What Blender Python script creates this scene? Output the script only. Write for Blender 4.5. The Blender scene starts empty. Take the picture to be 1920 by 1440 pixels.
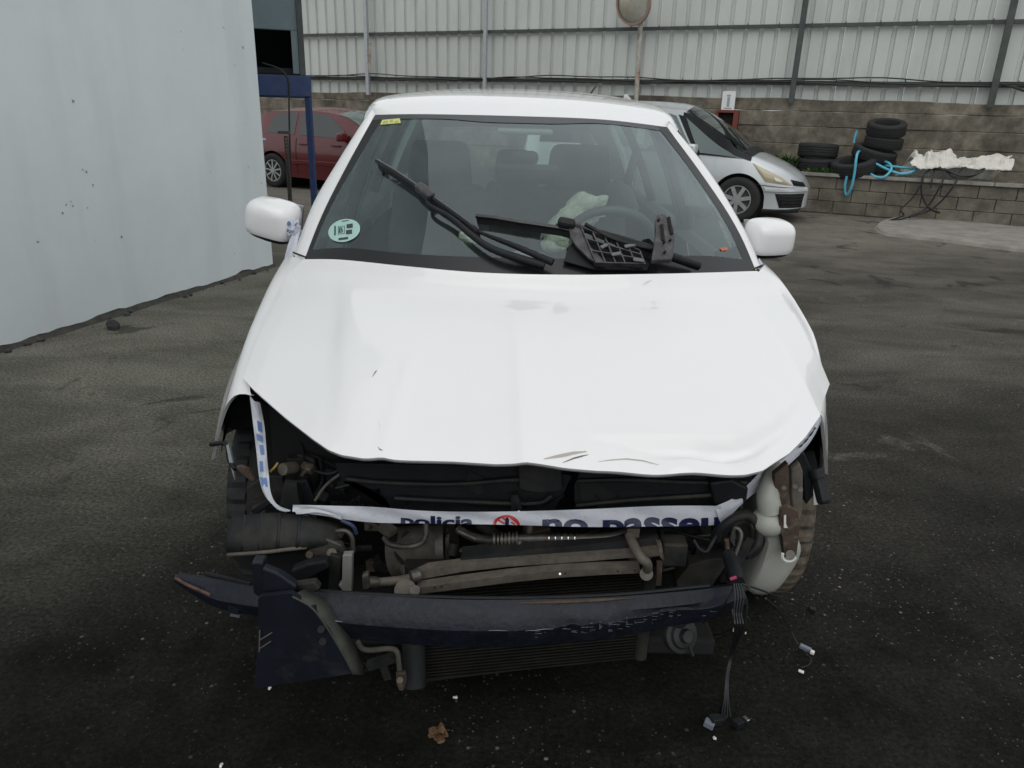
import bpy, bmesh, math, random
import numpy as np
from mathutils import Vector, Matrix, Euler
from mathutils.bvhtree import BVHTree
from mathutils import noise as mn
R = math.radians
rnd = random.Random(7)
sc = bpy.context.scene
col = sc.collection
# ------------------------------------------------------------------ camera, sky, sun, exposure
CAM_H, PITCH, ROLL, F = 1.5, R(20), R(1.7), 1400.0
cam_d = bpy.data.cameras.new('camera'); cam = bpy.data.objects.new('camera', cam_d); col.objects.link(cam)
fw = Vector((0, math.cos(PITCH), -math.sin(PITCH))); up0 = Vector((0, math.sin(PITCH), math.cos(PITCH))); rt0 = Vector((1, 0, 0))
rt = rt0 * math.cos(ROLL) + up0 * math.sin(ROLL); up = up0 * math.cos(ROLL) - rt0 * math.sin(ROLL)
m = Matrix((rt, up, -fw)).transposed().to_4x4(); m.translation = Vector((0, 0, CAM_H))
cam.matrix_world = m
cam_d.sensor_width = 36; cam_d.lens = F / 1920 * 36; cam_d.clip_end = 1500; cam_d.clip_start = 0.05
sc.camera = cam
w = bpy.data.worlds.new('World'); sc.world = w; w.use_nodes = True
nt = w.node_tree; bg = nt.nodes['Background']
sky = nt.nodes.new('ShaderNodeTexSky'); sky.sky_type = 'NISHITA'; sky.sun_disc = False
SUN_EL, SUN_ROT = 55, 190
sky.sun_elevation = R(SUN_EL); sky.sun_rotation = R(SUN_ROT); sky.dust_density = 1.5; sky.air_density = 1.0
hs = nt.nodes.new('ShaderNodeHueSaturation'); hs.inputs['Saturation'].default_value = 0.22
nt.links.new(sky.outputs[0], hs.inputs['Color']); cl = nt.nodes.new('ShaderNodeMix'); cl.data_type = 'RGBA'; cl.inputs[0].default_value = .72   # even cloud layer over the sky
cl.inputs[7].default_value = (6.0, 6.17, 6.22, 1)
nt.links.new(hs.outputs[0], cl.inputs[6]); nt.links.new(cl.outputs[2], bg.inputs[0])
bg.inputs[1].default_value = 0.15
sd = bpy.data.lights.new('sun', 'SUN'); sun = bpy.data.objects.new('sun', sd); col.objects.link(sun)
sd.energy = 0.6; sd.angle = R(60); sd.color = (1, .97, .93)
az = R(SUN_ROT)
sdir = Vector((math.sin(az) * math.cos(R(SUN_EL)), math.cos(az) * math.cos(R(SUN_EL)), math.sin(R(SUN_EL))))
sun.rotation_euler = sdir.to_track_quat('Z', 'Y').to_euler()
sc.view_settings.view_transform = 'Standard'; sc.view_settings.look = 'None'
sc.view_settings.exposure = 0.12; sc.view_settings.gamma = 1; sc.view_settings.use_curve_mapping = False

# ------------------------------------------------------------------ measuring helpers (photo pixel + real depth -> world point)
def ray(px, py): return fw + rt * ((px - 960) / F) - up * ((py - 720) / F)
def at(px, py, y): d = ray(px, py); return Vector((0, 0, CAM_H)) + d * (y / d.y)
def atz(px, py, z): d = ray(px, py); return Vector((0, 0, CAM_H)) + d * ((z - CAM_H) / d.z)

# ------------------------------------------------------------------ object helpers
def empty(name, loc=(0, 0, 0), rz=0, label=None, cat=None, group=None, kind=None):
    o = bpy.data.objects.new(name, None); col.objects.link(o); o.location = loc; o.rotation_euler = (0, 0, rz)
    o.empty_display_size = .1
    return tag(o, label, cat, group, kind)
def wmat(o):
    return (wmat(o.parent) @ o.matrix_parent_inverse @ o.matrix_basis) if o.parent else o.matrix_basis.copy()
def tag(o, label=None, cat=None, group=None, kind=None):
    if label: o['label'] = label
    if cat: o['category'] = cat
    if group: o['group'] = group
    if kind: o['kind'] = kind
    return o
def obj(name, bm, mat, parent=None, smooth=False, label=None, sub=0, bevel=0, solid=0, world=False, kind=None):
    me = bpy.data.meshes.new(name)
    bmesh.ops.recalc_face_normals(bm, faces=bm.faces[:]) if not getattr(bm, 'keep', False) else None
    bm.to_mesh(me); bm.free()
    if smooth:
        me.shade_smooth()
        try: me.set_sharp_from_angle(angle=R(smooth if smooth is not True else 50))
        except Exception: pass
    o = bpy.data.objects.new(name, me); col.objects.link(o)
    for mm in (mat if isinstance(mat, (list, tuple)) else [mat]): me.materials.append(mm)
    if parent:
        o.parent = parent
        if world: o.matrix_parent_inverse = wmat(parent).inverted()
    if solid: md = o.modifiers.new('s', 'SOLIDIFY'); md.thickness = solid; md.offset = -1
    if bevel: md = o.modifiers.new('b', 'BEVEL'); md.width = bevel; md.segments = 2; md.limit_method = 'ANGLE'; md.angle_limit = R(40)
    if sub: md = o.modifiers.new('u', 'SUBSURF'); md.levels = sub; md.render_levels = sub
    if label: o['label'] = label
    if kind: o['kind'] = kind
    return o
def B(): return bmesh.new()
def box(bm, c, s, rot=None):
    M = Matrix.Translation(Vector(c)) @ (rot.to_4x4() if rot else Matrix()) @ Matrix.Diagonal((s[0], s[1], s[2], 1))
    return bmesh.ops.create_cube(bm, size=1, matrix=M)['verts']
def bar(bm, a, b, w_, h_, upv=(0, 0, 1)):
    a, b = Vector(a), Vector(b); d = (b - a); L = d.length; d.normalize()
    u = Vector(upv); s = d.cross(u)
    if s.length < 1e-4: s = d.cross(Vector((1, 0, 0)))
    s.normalize(); u = s.cross(d)
    M = Matrix((d, s, u)).transposed().to_4x4(); M.translation = (a + b) / 2
    return bmesh.ops.create_cube(bm, size=1, matrix=M @ Matrix.Diagonal((L, w_, h_, 1)))['verts']
def catmull(pts, n=6, closed=False):
    P = [Vector(p) for p in pts]; out = []; N = len(P)
    rng = range(N if closed else N - 1)
    for i in rng:
        p0 = P[i - 1] if (i > 0 or closed) else P[0] * 2 - P[1]
        p1 = P[i]; p2 = P[(i + 1) % N]
        p3 = P[(i + 2) % N] if (i + 2 < N or closed) else P[-1] * 2 - P[-2]
        for k in range(n):
            t = k / n
            out.append(.5 * ((2 * p1) + (p2 - p0) * t + (2 * p0 - 5 * p1 + 4 * p2 - p3) * t * t + (3 * p1 - p0 - 3 * p2 + p3) * t ** 3))
    if not closed: out.append(P[-1])
    return out
def tube(bm, pts, r, seg=8, smooth=5, closed=False, cap=True):
    P = catmull(pts, smooth, closed) if smooth and len(pts) > 2 else [Vector(p) for p in pts]
    n = len(P); rings = []
    prev = None
    for i, p in enumerate(P):
        d = (P[(i + 1) % n] - P[i - 1]) if (closed or 0 < i < n - 1) else (P[1] - P[0] if i == 0 else P[-1] - P[-2])
        if d.length < 1e-9: d = Vector((0, 0, 1))
        d.normalize()
        if prev is None:
            u = d.cross(Vector((0, 0, 1)));
            if u.length < 1e-3: u = d.cross(Vector((1, 0, 0)))
            u.normalize()
        else:
            u = prev - d * prev.dot(d)
            if u.length < 1e-5: u = d.cross(Vector((0, .3, 1)))
            u.normalize()
        prev = u; v = d.cross(u)
        rr = r(i / (n - 1)) if callable(r) else r
        rings.append([bm.verts.new(p + u * (rr * math.cos(2 * math.pi * k / seg)) + v * (rr * math.sin(2 * math.pi * k / seg))) for k in range(seg)])
    for i in range(n if closed else n - 1):
        a, b = rings[i], rings[(i + 1) % n]
        for k in range(seg): bm.faces.new((a[k], a[(k + 1) % seg], b[(k + 1) % seg], b[k]))
    if cap and not closed:
        bm.faces.new(rings[0][::-1]); bm.faces.new(rings[-1])
def lathe(bm, prof, c=(0, 0, 0), axis='Y', seg=32, rot=None, mod=None):
    """prof = [(radius, along axis)]"""
    rings = []
    for j, (r, h) in enumerate(prof):
        ring = []
        for k in range(seg):
            a = 2 * math.pi * k / seg; rr = r * (mod(j, k) if mod else 1)
            x, y = rr * math.cos(a), rr * math.sin(a)
            v = {'Y': Vector((x, h, y)), 'X': Vector((h, x, y)), 'Z': Vector((x, y, h))}[axis]
            if rot: v = rot @ v
            ring.append(bm.verts.new(v + Vector(c)))
        rings.append(ring)
    for i in range(len(rings) - 1):
        for k in range(seg):
            bm.faces.new((rings[i][k], rings[i][(k + 1) % seg], rings[i + 1][(k + 1) % seg], rings[i + 1][k]))
    for e, rg in ((prof[0], rings[0]), (prof[-1], rings[-1])):
        if e[0] > 1e-4: continue
        bmesh.ops.remove_doubles(bm, verts=rg, dist=1e-3)
    return rings
def cyl(bm, a, b, r, seg=16, r2=None):
    a, b = Vector(a), Vector(b); d = b - a
    M = d.to_track_quat('Z', 'Y').to_matrix().to_4x4(); M.translation = (a + b) / 2
    bmesh.ops.create_cone(bm, cap_ends=True, segments=seg, radius1=r, radius2=r if r2 is None else r2, depth=d.length, matrix=M)
def grid(bm, rows, closed=False):
    V = [[bm.verts.new(Vector(p)) for p in r] for r in rows]
    for i in range(len(V) - 1):
        for j in range(len(V[i]) - 1 + (1 if closed else 0)):
            k = (j + 1) % len(V[i])
            try: bm.faces.new((V[i][j], V[i][k], V[i + 1][k], V[i + 1][j]))
            except ValueError: pass
    return V
def plate(bm, pts, thick, dirv=(0, 1, 0)):
    """polygon outline (world points) extruded along dirv"""
    d = Vector(dirv).normalized() * thick
    a = [bm.verts.new(Vector(p)) for p in pts]; b = [bm.verts.new(Vector(p) + d) for p in pts]
    f1 = bm.faces.new(a); f2 = bm.faces.new(b[::-1]); n = len(a)
    for i in range(n): bm.faces.new((a[i], b[i], b[(i + 1) % n], a[(i + 1) % n]))
    bmesh.ops.triangulate(bm, faces=[f1, f2])
def rbox(name, c, s, bev, mat, parent, rot=None, sub=0, taper=None, label=None):
    bm = B(); vs = box(bm, (0, 0, 0), s)
    if taper:
        for v in bm.verts:
            if v.co.z > 0: v.co.x *= taper
    bmesh.ops.bevel(bm, geom=bm.edges[:], offset=bev, segments=4, affect='EDGES', profile=.6)
    M = Matrix.Translation(Vector(c)) @ (rot.to_4x4() if rot else Matrix())
    bmesh.ops.transform(bm, matrix=M, verts=bm.verts)
    return obj(name, bm, mat, parent, smooth=60, sub=sub, label=label)
def resample(P, n):
    P = [Vector(p) for p in P]; L = [0]
    for i in range(1, len(P)): L.append(L[-1] + (P[i] - P[i - 1]).length)
    out = []; j = 0
    for k in range(n):
        s = L[-1] * k / (n - 1)
        while j < len(P) - 2 and L[j + 1] < s: j += 1
        t = (s - L[j]) / max(1e-9, L[j + 1] - L[j]); out.append(P[j].lerp(P[j + 1], min(1, max(0, t))))
    return out
def coons(c0, c1, d0, d1, nu, nv, bump=None):
    c0, c1 = resample(c0, nu), resample(c1, nu); d0, d1 = resample(d0, nv), resample(d1, nv)
    rows = []
    for j in range(nv):
        v = j / (nv - 1); row = []
        for i in range(nu):
            u = i / (nu - 1)
            p = c0[i] * (1 - v) + c1[i] * v + d0[j] * (1 - u) + d1[j] * u - (c0[0] * ((1 - u) * (1 - v)) + c0[-1] * (u * (1 - v)) + c1[0] * ((1 - u) * v) + c1[-1] * (u * v))
            if bump: p = p + bump(u, v)
            row.append(p)
        rows.append(row)
    return rows

# ------------------------------------------------------------------ materials
def mat(name, colr, rough=.5, metal=0, coat=0, var=0, vscale=8, bump=0, bscale=60, dirt=None, dscale=3, dthr=.55, spec=None, emit=None, stretch=None):
    mt = bpy.data.materials.new(name); mt.use_nodes = True; n = mt.node_tree; b = n.nodes['Principled BSDF']; L = n.links
    b.inputs['Base Color'].default_value = (*colr, 1); b.inputs['Roughness'].default_value = rough; b.inputs['Metallic'].default_value = metal
    if coat: b.inputs['Coat Weight'].default_value = coat; b.inputs['Coat Roughness'].default_value = .03
    if spec is not None: b.inputs['Specular IOR Level'].default_value = spec
    tc = n.nodes.new('ShaderNodeNewGeometry'); vec = tc.outputs['Position']
    if stretch:
        mp = n.nodes.new('ShaderNodeMapping'); mp.inputs['Scale'].default_value = stretch; L.new(vec, mp.inputs['Vector']); vec = mp.outputs[0]
    cur = None
    def rgb(c):
        r = n.nodes.new('ShaderNodeRGB'); r.outputs[0].default_value = (*c, 1); return r.outputs[0]
    if var:
        ns = n.nodes.new('ShaderNodeTexNoise'); ns.inputs['Scale'].default_value = vscale; ns.inputs['Detail'].default_value = 8; ns.inputs['Roughness'].default_value = .65
        L.new(vec, ns.inputs['Vector'])
        mr = n.nodes.new('ShaderNodeMapRange'); mr.inputs[1].default_value = .3; mr.inputs[2].default_value = .7; mr.inputs[3].default_value = 1 - var; mr.inputs[4].default_value = 1 + var
        L.new(ns.outputs[0], mr.inputs[0])
        mx = n.nodes.new('ShaderNodeVectorMath'); mx.operation = 'SCALE'; L.new(rgb(colr), mx.inputs[0]); L.new(mr.outputs[0], mx.inputs['Scale']); cur = mx.outputs[0]
    if dirt:
        ns = n.nodes.new('ShaderNodeTexNoise'); ns.inputs['Scale'].default_value = dscale; ns.inputs['Detail'].default_value = 10; ns.inputs['Roughness'].default_value = .7
        L.new(vec, ns.inputs['Vector'])
        mr = n.nodes.new('ShaderNodeMapRange'); mr.inputs[1].default_value = dthr - .1; mr.inputs[2].default_value = dthr + .15; L.new(ns.outputs[0], mr.inputs[0])
        mx = n.nodes.new('ShaderNodeMix'); mx.data_type = 'RGBA'; L.new(mr.outputs[0], mx.inputs[0]); L.new(cur or rgb(colr), mx.inputs[6]); mx.inputs[7].default_value = (*dirt, 1); cur = mx.outputs[2]
    if cur: L.new(cur, b.inputs['Base Color'])
    if bump:
        ns = n.nodes.new('ShaderNodeTexNoise'); ns.inputs['Scale'].default_value = bscale; ns.inputs['Detail'].default_value = 6; L.new(vec, ns.inputs['Vector'])
        bp = n.nodes.new('ShaderNodeBump'); bp.inputs['Strength'].default_value = bump; bp.inputs['Distance'].default_value = .01; L.new(ns.outputs[0], bp.inputs['Height']); L.new(bp.outputs[0], b.inputs['Normal'])
    return mt
def glass(name, tint, refl=1.0):
    mt = bpy.data.materials.new(name); mt.use_nodes = True; n = mt.node_tree; n.nodes.clear(); L = n.links
    out = n.nodes.new('ShaderNodeOutputMaterial'); mx = n.nodes.new('ShaderNodeMixShader'); tr = n.nodes.new('ShaderNodeBsdfTransparent'); gl = n.nodes.new('ShaderNodeBsdfGlossy')
    # Schlick reflectance of a thin two-surface pane, the same from both sides
    gm = n.nodes.new('ShaderNodeNewGeometry'); dt = n.nodes.new('ShaderNodeVectorMath'); dt.operation = 'DOT_PRODUCT'; L.new(gm.outputs['Normal'], dt.inputs[0]); L.new(gm.outputs['Incoming'], dt.inputs[1])
    def mth(op, a, b_=None):
        x = n.nodes.new('ShaderNodeMath'); x.operation = op
        for i_, v in ((0, a), (1, b_)):
            if v is None: continue
            if isinstance(v, (int, float)): x.inputs[i_].default_value = v
            else: L.new(v, x.inputs[i_])
        return x.outputs[0]
    c1 = mth('SUBTRACT', 1.0, mth('ABSOLUTE', dt.outputs['Value'])); rf = mth('MULTIPLY', mth('ADD', mth('MULTIPLY', mth('POWER', c1, 5.0), .957), .043), 1.85 * refl)
    rf = mth('MINIMUM', rf, .95)
    tr.inputs[0].default_value = (*tint, 1); gl.inputs['Roughness'].default_value = .015; gl.inputs['Color'].default_value = (.86, .97, 1, 1)
    df = n.nodes.new('ShaderNodeBsdfDiffuse'); df.inputs[0].default_value = (.42, .45, .44, 1); md = n.nodes.new('ShaderNodeMixShader')   # pale haze in uneven smears, painted in to brighten the sky reflection veil
    dn = n.nodes.new('ShaderNodeTexNoise'); dn.inputs['Scale'].default_value = 5; dn.inputs['Detail'].default_value = 7; L.new(gm.outputs['Position'], dn.inputs['Vector'])
    dm = n.nodes.new('ShaderNodeMapRange'); dm.inputs[1].default_value = .35; dm.inputs[2].default_value = .75; dm.inputs[3].default_value = .02; dm.inputs[4].default_value = .075; L.new(dn.outputs[0], dm.inputs[0])
    L.new(dm.outputs[0], md.inputs[0]); L.new(tr.outputs[0], md.inputs[1]); L.new(df.outputs[0], md.inputs[2])
    L.new(rf, mx.inputs[0]); L.new(md.outputs[0], mx.inputs[1]); L.new(gl.outputs[0], mx.inputs[2]); L.new(mx.outputs[0], out.inputs[0])
    return mt
M_white = mat('white_car_paint', (.78, .78, .78), .35, coat=1, var=.012, vscale=3)
M_white_in = mat('white_paint_underside', (.55, .55, .56), .6)
M_blackpl = mat('black_plastic', (.009, .010, .012), .55, spec=.3, var=.35, vscale=14, bump=.15, bscale=150)
M_blackgl = mat('black_trim', (.012, .012, .014), .25)
M_dusty = mat('dusty_black_plastic', (.014, .015, .016), .65, spec=.3, var=.4, vscale=10, dirt=(.045, .041, .033), dscale=9, dthr=.56)
M_navy = mat('navy_steel_beam', (.007, .009, .016), .5, spec=.3, var=.5, vscale=14, dirt=(.022, .023, .027), dscale=34, dthr=.62, bump=.25, bscale=70)
M_rubber = mat('tyre_rubber', (.016, .016, .017), .8, var=.3, vscale=20, bump=.2, bscale=90)
M_tread = mat('dusty_tyre_tread', (.10, .082, .06), .9, var=.4, vscale=30, dirt=(.03, .026, .02), dscale=25, dthr=.55)
M_alu = mat('dull_aluminium', (.12, .115, .105), .5, metal=.6, var=.35, vscale=25, dirt=(.05, .045, .035), dscale=20, dthr=.52)
M_aludust = mat('dusty_aluminium', (.115, .102, .084), .75, metal=.1, var=.3, vscale=30, dirt=(.06, .05, .04), dscale=24, dthr=.6)
M_rust = mat('rusty_brown_steel', (.075, .052, .037), .75, metal=.3, var=.4, vscale=25, dirt=(.22, .19, .16), dscale=30, dthr=.62)
M_tank = mat('milky_plastic', (.33, .335, .30), .5, var=.1, vscale=6, dirt=(.2, .18, .13), dscale=8, dthr=.62)
M_fins = mat('radiator_fins', (.016, .0155, .014), .6, metal=.3, var=.3, vscale=30, dirt=(.035, .03, .022), dscale=10, dthr=.6)
M_chrome = mat('bright_metal', (.55, .55, .55), .25, metal=1)
M_rim = mat('alloy_rim', (.48, .49, .50), .35, metal=.7, dirt=(.2, .18, .15), dscale=20, dthr=.65)
M_tape = mat('police_tape_plastic', (.50, .52, .57), .3, var=.06, vscale=20, bump=.5, bscale=28)
M_tapeink = mat('tape_navy_ink', (.008, .012, .05), .35)
M_tapered = mat('tape_red_ink', (.45, .03, .025), .35)
M_tapeblue = mat('tape_faded_blue_ink', (.12, .2, .42), .4)
M_inter = mat('grey_interior_fabric', (.045, .048, .052), .9, var=.2, vscale=30)
M_interl = mat('pale_interior_trim', (.26, .29, .27), .7, var=.1)
M_headliner = mat('pale_headliner', (.32, .33, .32), .9)
M_dash = mat('dark_dashboard', (.03, .034, .034), .55, bump=.1, bscale=200)
M_airbag = mat('cream_airbag_cloth', (.60, .58, .48), .9, bump=1, bscale=40, var=.3, vscale=22)
M_glass = glass('windscreen_glass', (.68, .79, .76), 1.35)
M_glass2 = glass('side_glass', (.70, .80, .76), 1.0)
M_amber = mat('amber_plastic', (.45, .17, .03), .4)
M_bracket = mat('grey_black_plastic', (.035, .033, .036), .42, var=.4, vscale=30, dirt=(.11, .10, .10), dscale=40, dthr=.58)
M_ledge = mat('scuff_grey', (.42, .38, .33), .6)
M_scuffd = mat('scuff_dark', (.12, .10, .09), .6)
# ------------------------------------------------------------------ GROUND
def ground_mat():
    mt = bpy.data.materials.new('worn_asphalt'); mt.use_nodes = True; n = mt.node_tree; b = n.nodes['Principled BSDF']; L = n.links
    g = n.nodes.new('ShaderNodeNewGeometry'); pos = g.outputs['Position']
    def noise(s, d=8, r=.6, v=pos, dist=0):
        x = n.nodes.new('ShaderNodeTexNoise'); x.inputs['Scale'].default_value = s; x.inputs['Detail'].default_value = d; x.inputs['Roughness'].default_value = r; x.inputs['Distortion'].default_value = dist; L.new(v, x.inputs['Vector']); return x.outputs[0]
    def rng(i, a, b_, c=0, d=1):
        x = n.nodes.new('ShaderNodeMapRange'); x.interpolation_type = 'SMOOTHSTEP'; L.new(i, x.inputs[0])
        for k, v in zip((1, 2, 3, 4), (a, b_, c, d)): x.inputs[k].default_value = v
        return x.outputs[0]
    def mixc(f, a, c):
        x = n.nodes.new('ShaderNodeMix'); x.data_type = 'RGBA'; L.new(f, x.inputs[0])
        for s, v in ((6, a), (7, c)):
            if isinstance(v, tuple): x.inputs[s].default_value = (*v, 1)
            else: L.new(v, x.inputs[s])
        return x.outputs[2]
    def math_(op, a, b_):
        x = n.nodes.new('ShaderNodeMath'); x.operation = op
        for s, v in ((0, a), (1, b_)):
            if isinstance(v, (int, float)): x.inputs[s].default_value = v
            else: L.new(v, x.inputs[s])
        return x.outputs[0]
    sep = n.nodes.new('ShaderNodeSeparateXYZ'); L.new(pos, sep.inputs[0])
    # streaks of driven-in dirt run roughly across the yard
    mp = n.nodes.new('ShaderNodeMapping'); mp.inputs['Scale'].default_value = (.8, 1.5, 1); mp.inputs['Rotation'].default_value = (0, 0, R(24)); L.new(pos, mp.inputs['Vector'])
    streak = noise(1.3, 9, .62, mp.outputs[0], .6)
    big = noise(.45, 6, .6); mid = noise(3.2, 10, .68); fine = noise(70, 6, .7); fine2 = noise(190, 3, .6)
    # vignette and shade near camera and car painted into the asphalt colour, paler further back
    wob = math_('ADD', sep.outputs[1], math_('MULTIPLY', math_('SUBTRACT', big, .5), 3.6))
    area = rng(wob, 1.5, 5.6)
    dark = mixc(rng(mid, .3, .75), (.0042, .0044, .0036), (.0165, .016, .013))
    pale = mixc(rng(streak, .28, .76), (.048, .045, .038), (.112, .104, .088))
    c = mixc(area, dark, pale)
    left = rng(math_('ADD', sep.outputs[0], math_('MULTIPLY', math_('SUBTRACT', mid, .5), .8)), -.8, -1.7)
    c = mixc(math_('MULTIPLY', left, rng(wob, 1.5, 3.6)), c, mixc(rng(streak, .28, .74), (.080, .078, .064), (.168, .161, .135)))
    far = rng(wob, 7.5, 11)
    c = mixc(math_('MULTIPLY', far, rng(mid, .2, .8, .3, .9)), c, (.19, .172, .15))
    blot = noise(1.7, 5, .55, dist=.8)
    c = mixc(rng(blot, .60, .66, 0, .6), c, (.016, .016, .0145))       # oil patches
    c = mixc(rng(noise(.9, 7, .7, dist=1.4), .60, .70, 0, .40), c, (.17, .16, .14))   # dusty scuffed patches
    c = mixc(rng(mid, .60, .78, 0, .4), c, (.012, .012, .011))
    # fine hairline cracks in the old surface
    wv = n.nodes.new('ShaderNodeVectorMath'); wv.operation = 'MULTIPLY_ADD'; L.new(pos, wv.inputs[0]); wv.inputs[1].default_value = (1, 1, 1)
    nn = n.nodes.new('ShaderNodeTexNoise'); nn.inputs['Scale'].default_value = 2.5; nn.inputs['Detail'].default_value = 6; L.new(pos, nn.inputs['Vector']); L.new(nn.outputs['Color'], wv.inputs[2])
    vc = n.nodes.new('ShaderNodeTexVoronoi'); vc.feature = 'DISTANCE_TO_EDGE'; vc.inputs['Scale'].default_value = .42; L.new(wv.outputs[0], vc.inputs['Vector'])
    c = mixc(math_('MULTIPLY', rng(vc.outputs['Distance'], .005, .001), rng(mid, .4, .6, .0, .35)), c, (.008, .008, .008))
    # aggregate: pale and dark chips
    vo = n.nodes.new('ShaderNodeTexVoronoi'); vo.inputs['Scale'].default_value = 95; L.new(pos, vo.inputs['Vector'])
    chip = rng(vo.outputs['Distance'], .33, .18)
    hsv = n.nodes.new('ShaderNodeSeparateColor'); L.new(vo.outputs['Color'], hsv.inputs[0])
    sel = rng(hsv.outputs[0], .80, .90)
    patch = rng(noise(1.1, 4, .6), .42, .62, .15, 1)
    c = mixc(math_('MULTIPLY', math_('MULTIPLY', chip, sel), math_('MULTIPLY', patch, .9)), c, (.15, .14, .12))
    vo2 = n.nodes.new('ShaderNodeTexVoronoi'); vo2.inputs['Scale'].default_value = 38; L.new(pos, vo2.inputs['Vector'])
    h2 = n.nodes.new('ShaderNodeSeparateColor'); L.new(vo2.outputs['Color'], h2.inputs[0])
    c = mixc(math_('MULTIPLY', math_('MULTIPLY', rng(vo2.outputs['Distance'], .26, .12), rng(h2.outputs[1], .88, .93)), patch), c, (.17, .15, .13))
    sc_ = n.nodes.new('ShaderNodeVectorMath'); sc_.operation = 'SCALE'; L.new(c, sc_.inputs[0]); L.new(rng(fine, .30, .70, .45, 1.6), sc_.inputs['Scale'])
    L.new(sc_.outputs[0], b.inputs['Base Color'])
    L.new(rng(mid, .3, .75, .95, .8), b.inputs['Roughness']); b.inputs['Specular IOR Level'].default_value = .12
    bp = n.nodes.new('ShaderNodeBump'); bp.inputs['Strength'].default_value = 1.0; bp.inputs['Distance'].default_value = .0035
    hsum = math_('ADD', math_('ADD', math_('MULTIPLY', fine, .8), math_('MULTIPLY', chip, .5)), math_('MULTIPLY', fine2, .5))
    L.new(hsum, bp.inputs['Height']); L.new(bp.outputs[0], b.inputs['Normal'])
    return mt
bm = B(); grid(bm, [[(x, y, 0) for x in (-300, -40, -10, 0, 10, 40, 300)] for y in (-300, -40, -10, 0, 10, 40, 300)])
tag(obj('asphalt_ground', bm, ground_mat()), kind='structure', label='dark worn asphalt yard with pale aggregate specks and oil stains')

# ------------------------------------------------------------------ LEFT WHITE BUILDING
def wall_mat():
    mt = mat('white_painted_render', (.68, .735, .75), .85, var=.05, vscale=1.2, bump=.10, bscale=30)
    n = mt.node_tree; L = n.links; b = n.nodes['Principled BSDF']
    src = b.inputs['Base Color'].links[0].from_socket
    g = n.nodes.new('ShaderNodeNewGeometry'); mp = n.nodes.new('ShaderNodeMapping'); mp.inputs['Scale'].default_value = (2.2, 2.2, .35); L.new(g.outputs['Position'], mp.inputs['Vector'])
    ns = n.nodes.new('ShaderNodeTexNoise'); ns.inputs['Scale'].default_value = 1.6; ns.inputs['Detail'].default_value = 9; L.new(mp.outputs[0], ns.inputs['Vector'])
    mr = n.nodes.new('ShaderNodeMapRange'); mr.inputs[1].default_value = .5; mr.inputs[2].default_value = .8; mr.inputs[4].default_value = .28; L.new(ns.outputs[0], mr.inputs[0])
    mx = n.nodes.new('ShaderNodeMix'); mx.data_type = 'RGBA'; L.new(mr.outputs[0], mx.inputs[0]); L.new(src, mx.inputs[6]); mx.inputs[7].default_value = (.42, .43, .43, 1)
    # small knocks and dark spots
    n2 = n.nodes.new('ShaderNodeTexNoise'); n2.inputs['Scale'].default_value = 13; n2.inputs['Detail'].default_value = 5; L.new(g.outputs['Position'], n2.inputs['Vector'])
    r2 = n.nodes.new('ShaderNodeMapRange'); r2.inputs[1].default_value = .735; r2.inputs[2].default_value = .76; r2.inputs[4].default_value = .6; L.new(n2.outputs[0], r2.inputs[0])
    m2 = n.nodes.new('ShaderNodeMix'); m2.data_type = 'RGBA'; L.new(r2.outputs[0], m2.inputs[0]); L.new(mx.outputs[2], m2.inputs[6]); m2.inputs[7].default_value = (.2, .2, .19, 1)
    L.new(m2.outputs[2], b.inputs['Base Color'])
    return mt
M_wall = wall_mat()
M_footing = mat('dirty_footing', (.045, .043, .038), .95, var=.4, vscale=12, bump=.8, bscale=40)
WA = Vector((-2.392, 7.30, 0)); wd = (Vector((-3.21, 4.43, 0)) - WA).normalized(); wn = Vector((wd.y, -wd.x, 0))
if wn.x > 0: wn = -wn   # points into the building (away from the car)
WALL_TOP = 8.5
bld = empty('white_building', WA, label='tall white rendered building wall rising at the left beside the car', cat='building')
bm = B(); wlen = 16
rows = []
for z in (0.03, .12, .3, 1, 2, 3, 4.5, 6, WALL_TOP):
    row = [WA + wn * 9 + Vector((0, 0, z))]
    row += [WA + wn * (9 - 9 * k / 6) + Vector((0, 0, z)) for k in range(1, 6)]
    for k in range(161):
        s = wlen * k / 160; p = WA + wd * s + Vector((0, 0, z))
        if z < .05: p.z = .022 + .045 * max(0, mn.noise(Vector((s * 3.1, 0, 4)))) + .014 * rnd.random()
        row.append(p - wn * (.004 * mn.noise(Vector((s * .8, z * .8, 0)))))
    row += [WA + wd * wlen + wn * 9 + Vector((0, 0, z))]
    rows.append(row)
grid(bm, rows)
bm.faces.new([bm.verts.new(WA + Vector((0, 0, WALL_TOP)) + wn * a + wd * b_) for a, b_ in ((0, 0), (9, 0), (9, wlen), (0, wlen))])
obj('wall', bm, M_wall, bld, world=True)
bm = B()
rows = []
for k in range(141):
    s = -.02 + 15 * k / 140; o = .004 + .02 * rnd.random() ** 2
    p = WA + wd * s
    rows.append([p + wn * .05 + Vector((0, 0, .0)), p + wn * .01 + Vector((0, 0, .045)), p - wn * (o * .4) + Vector((0, 0, .018 + .015 * rnd.random())), p - wn * (o + .02) + Vector((0, 0, .0))])
grid(bm, rows)
obj('footing', bm, M_footing, bld, world=True)
M_chip = mat('knocked_render', (.26, .27, .27), .9, var=.3, vscale=40)
def wall_pt(px, py, off=.002):
    d = ray(px, py); o_ = Vector((0, 0, CAM_H)); t = (WA - o_).dot(wn) / d.dot(wn); return o_ + d * t - wn * off
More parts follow.
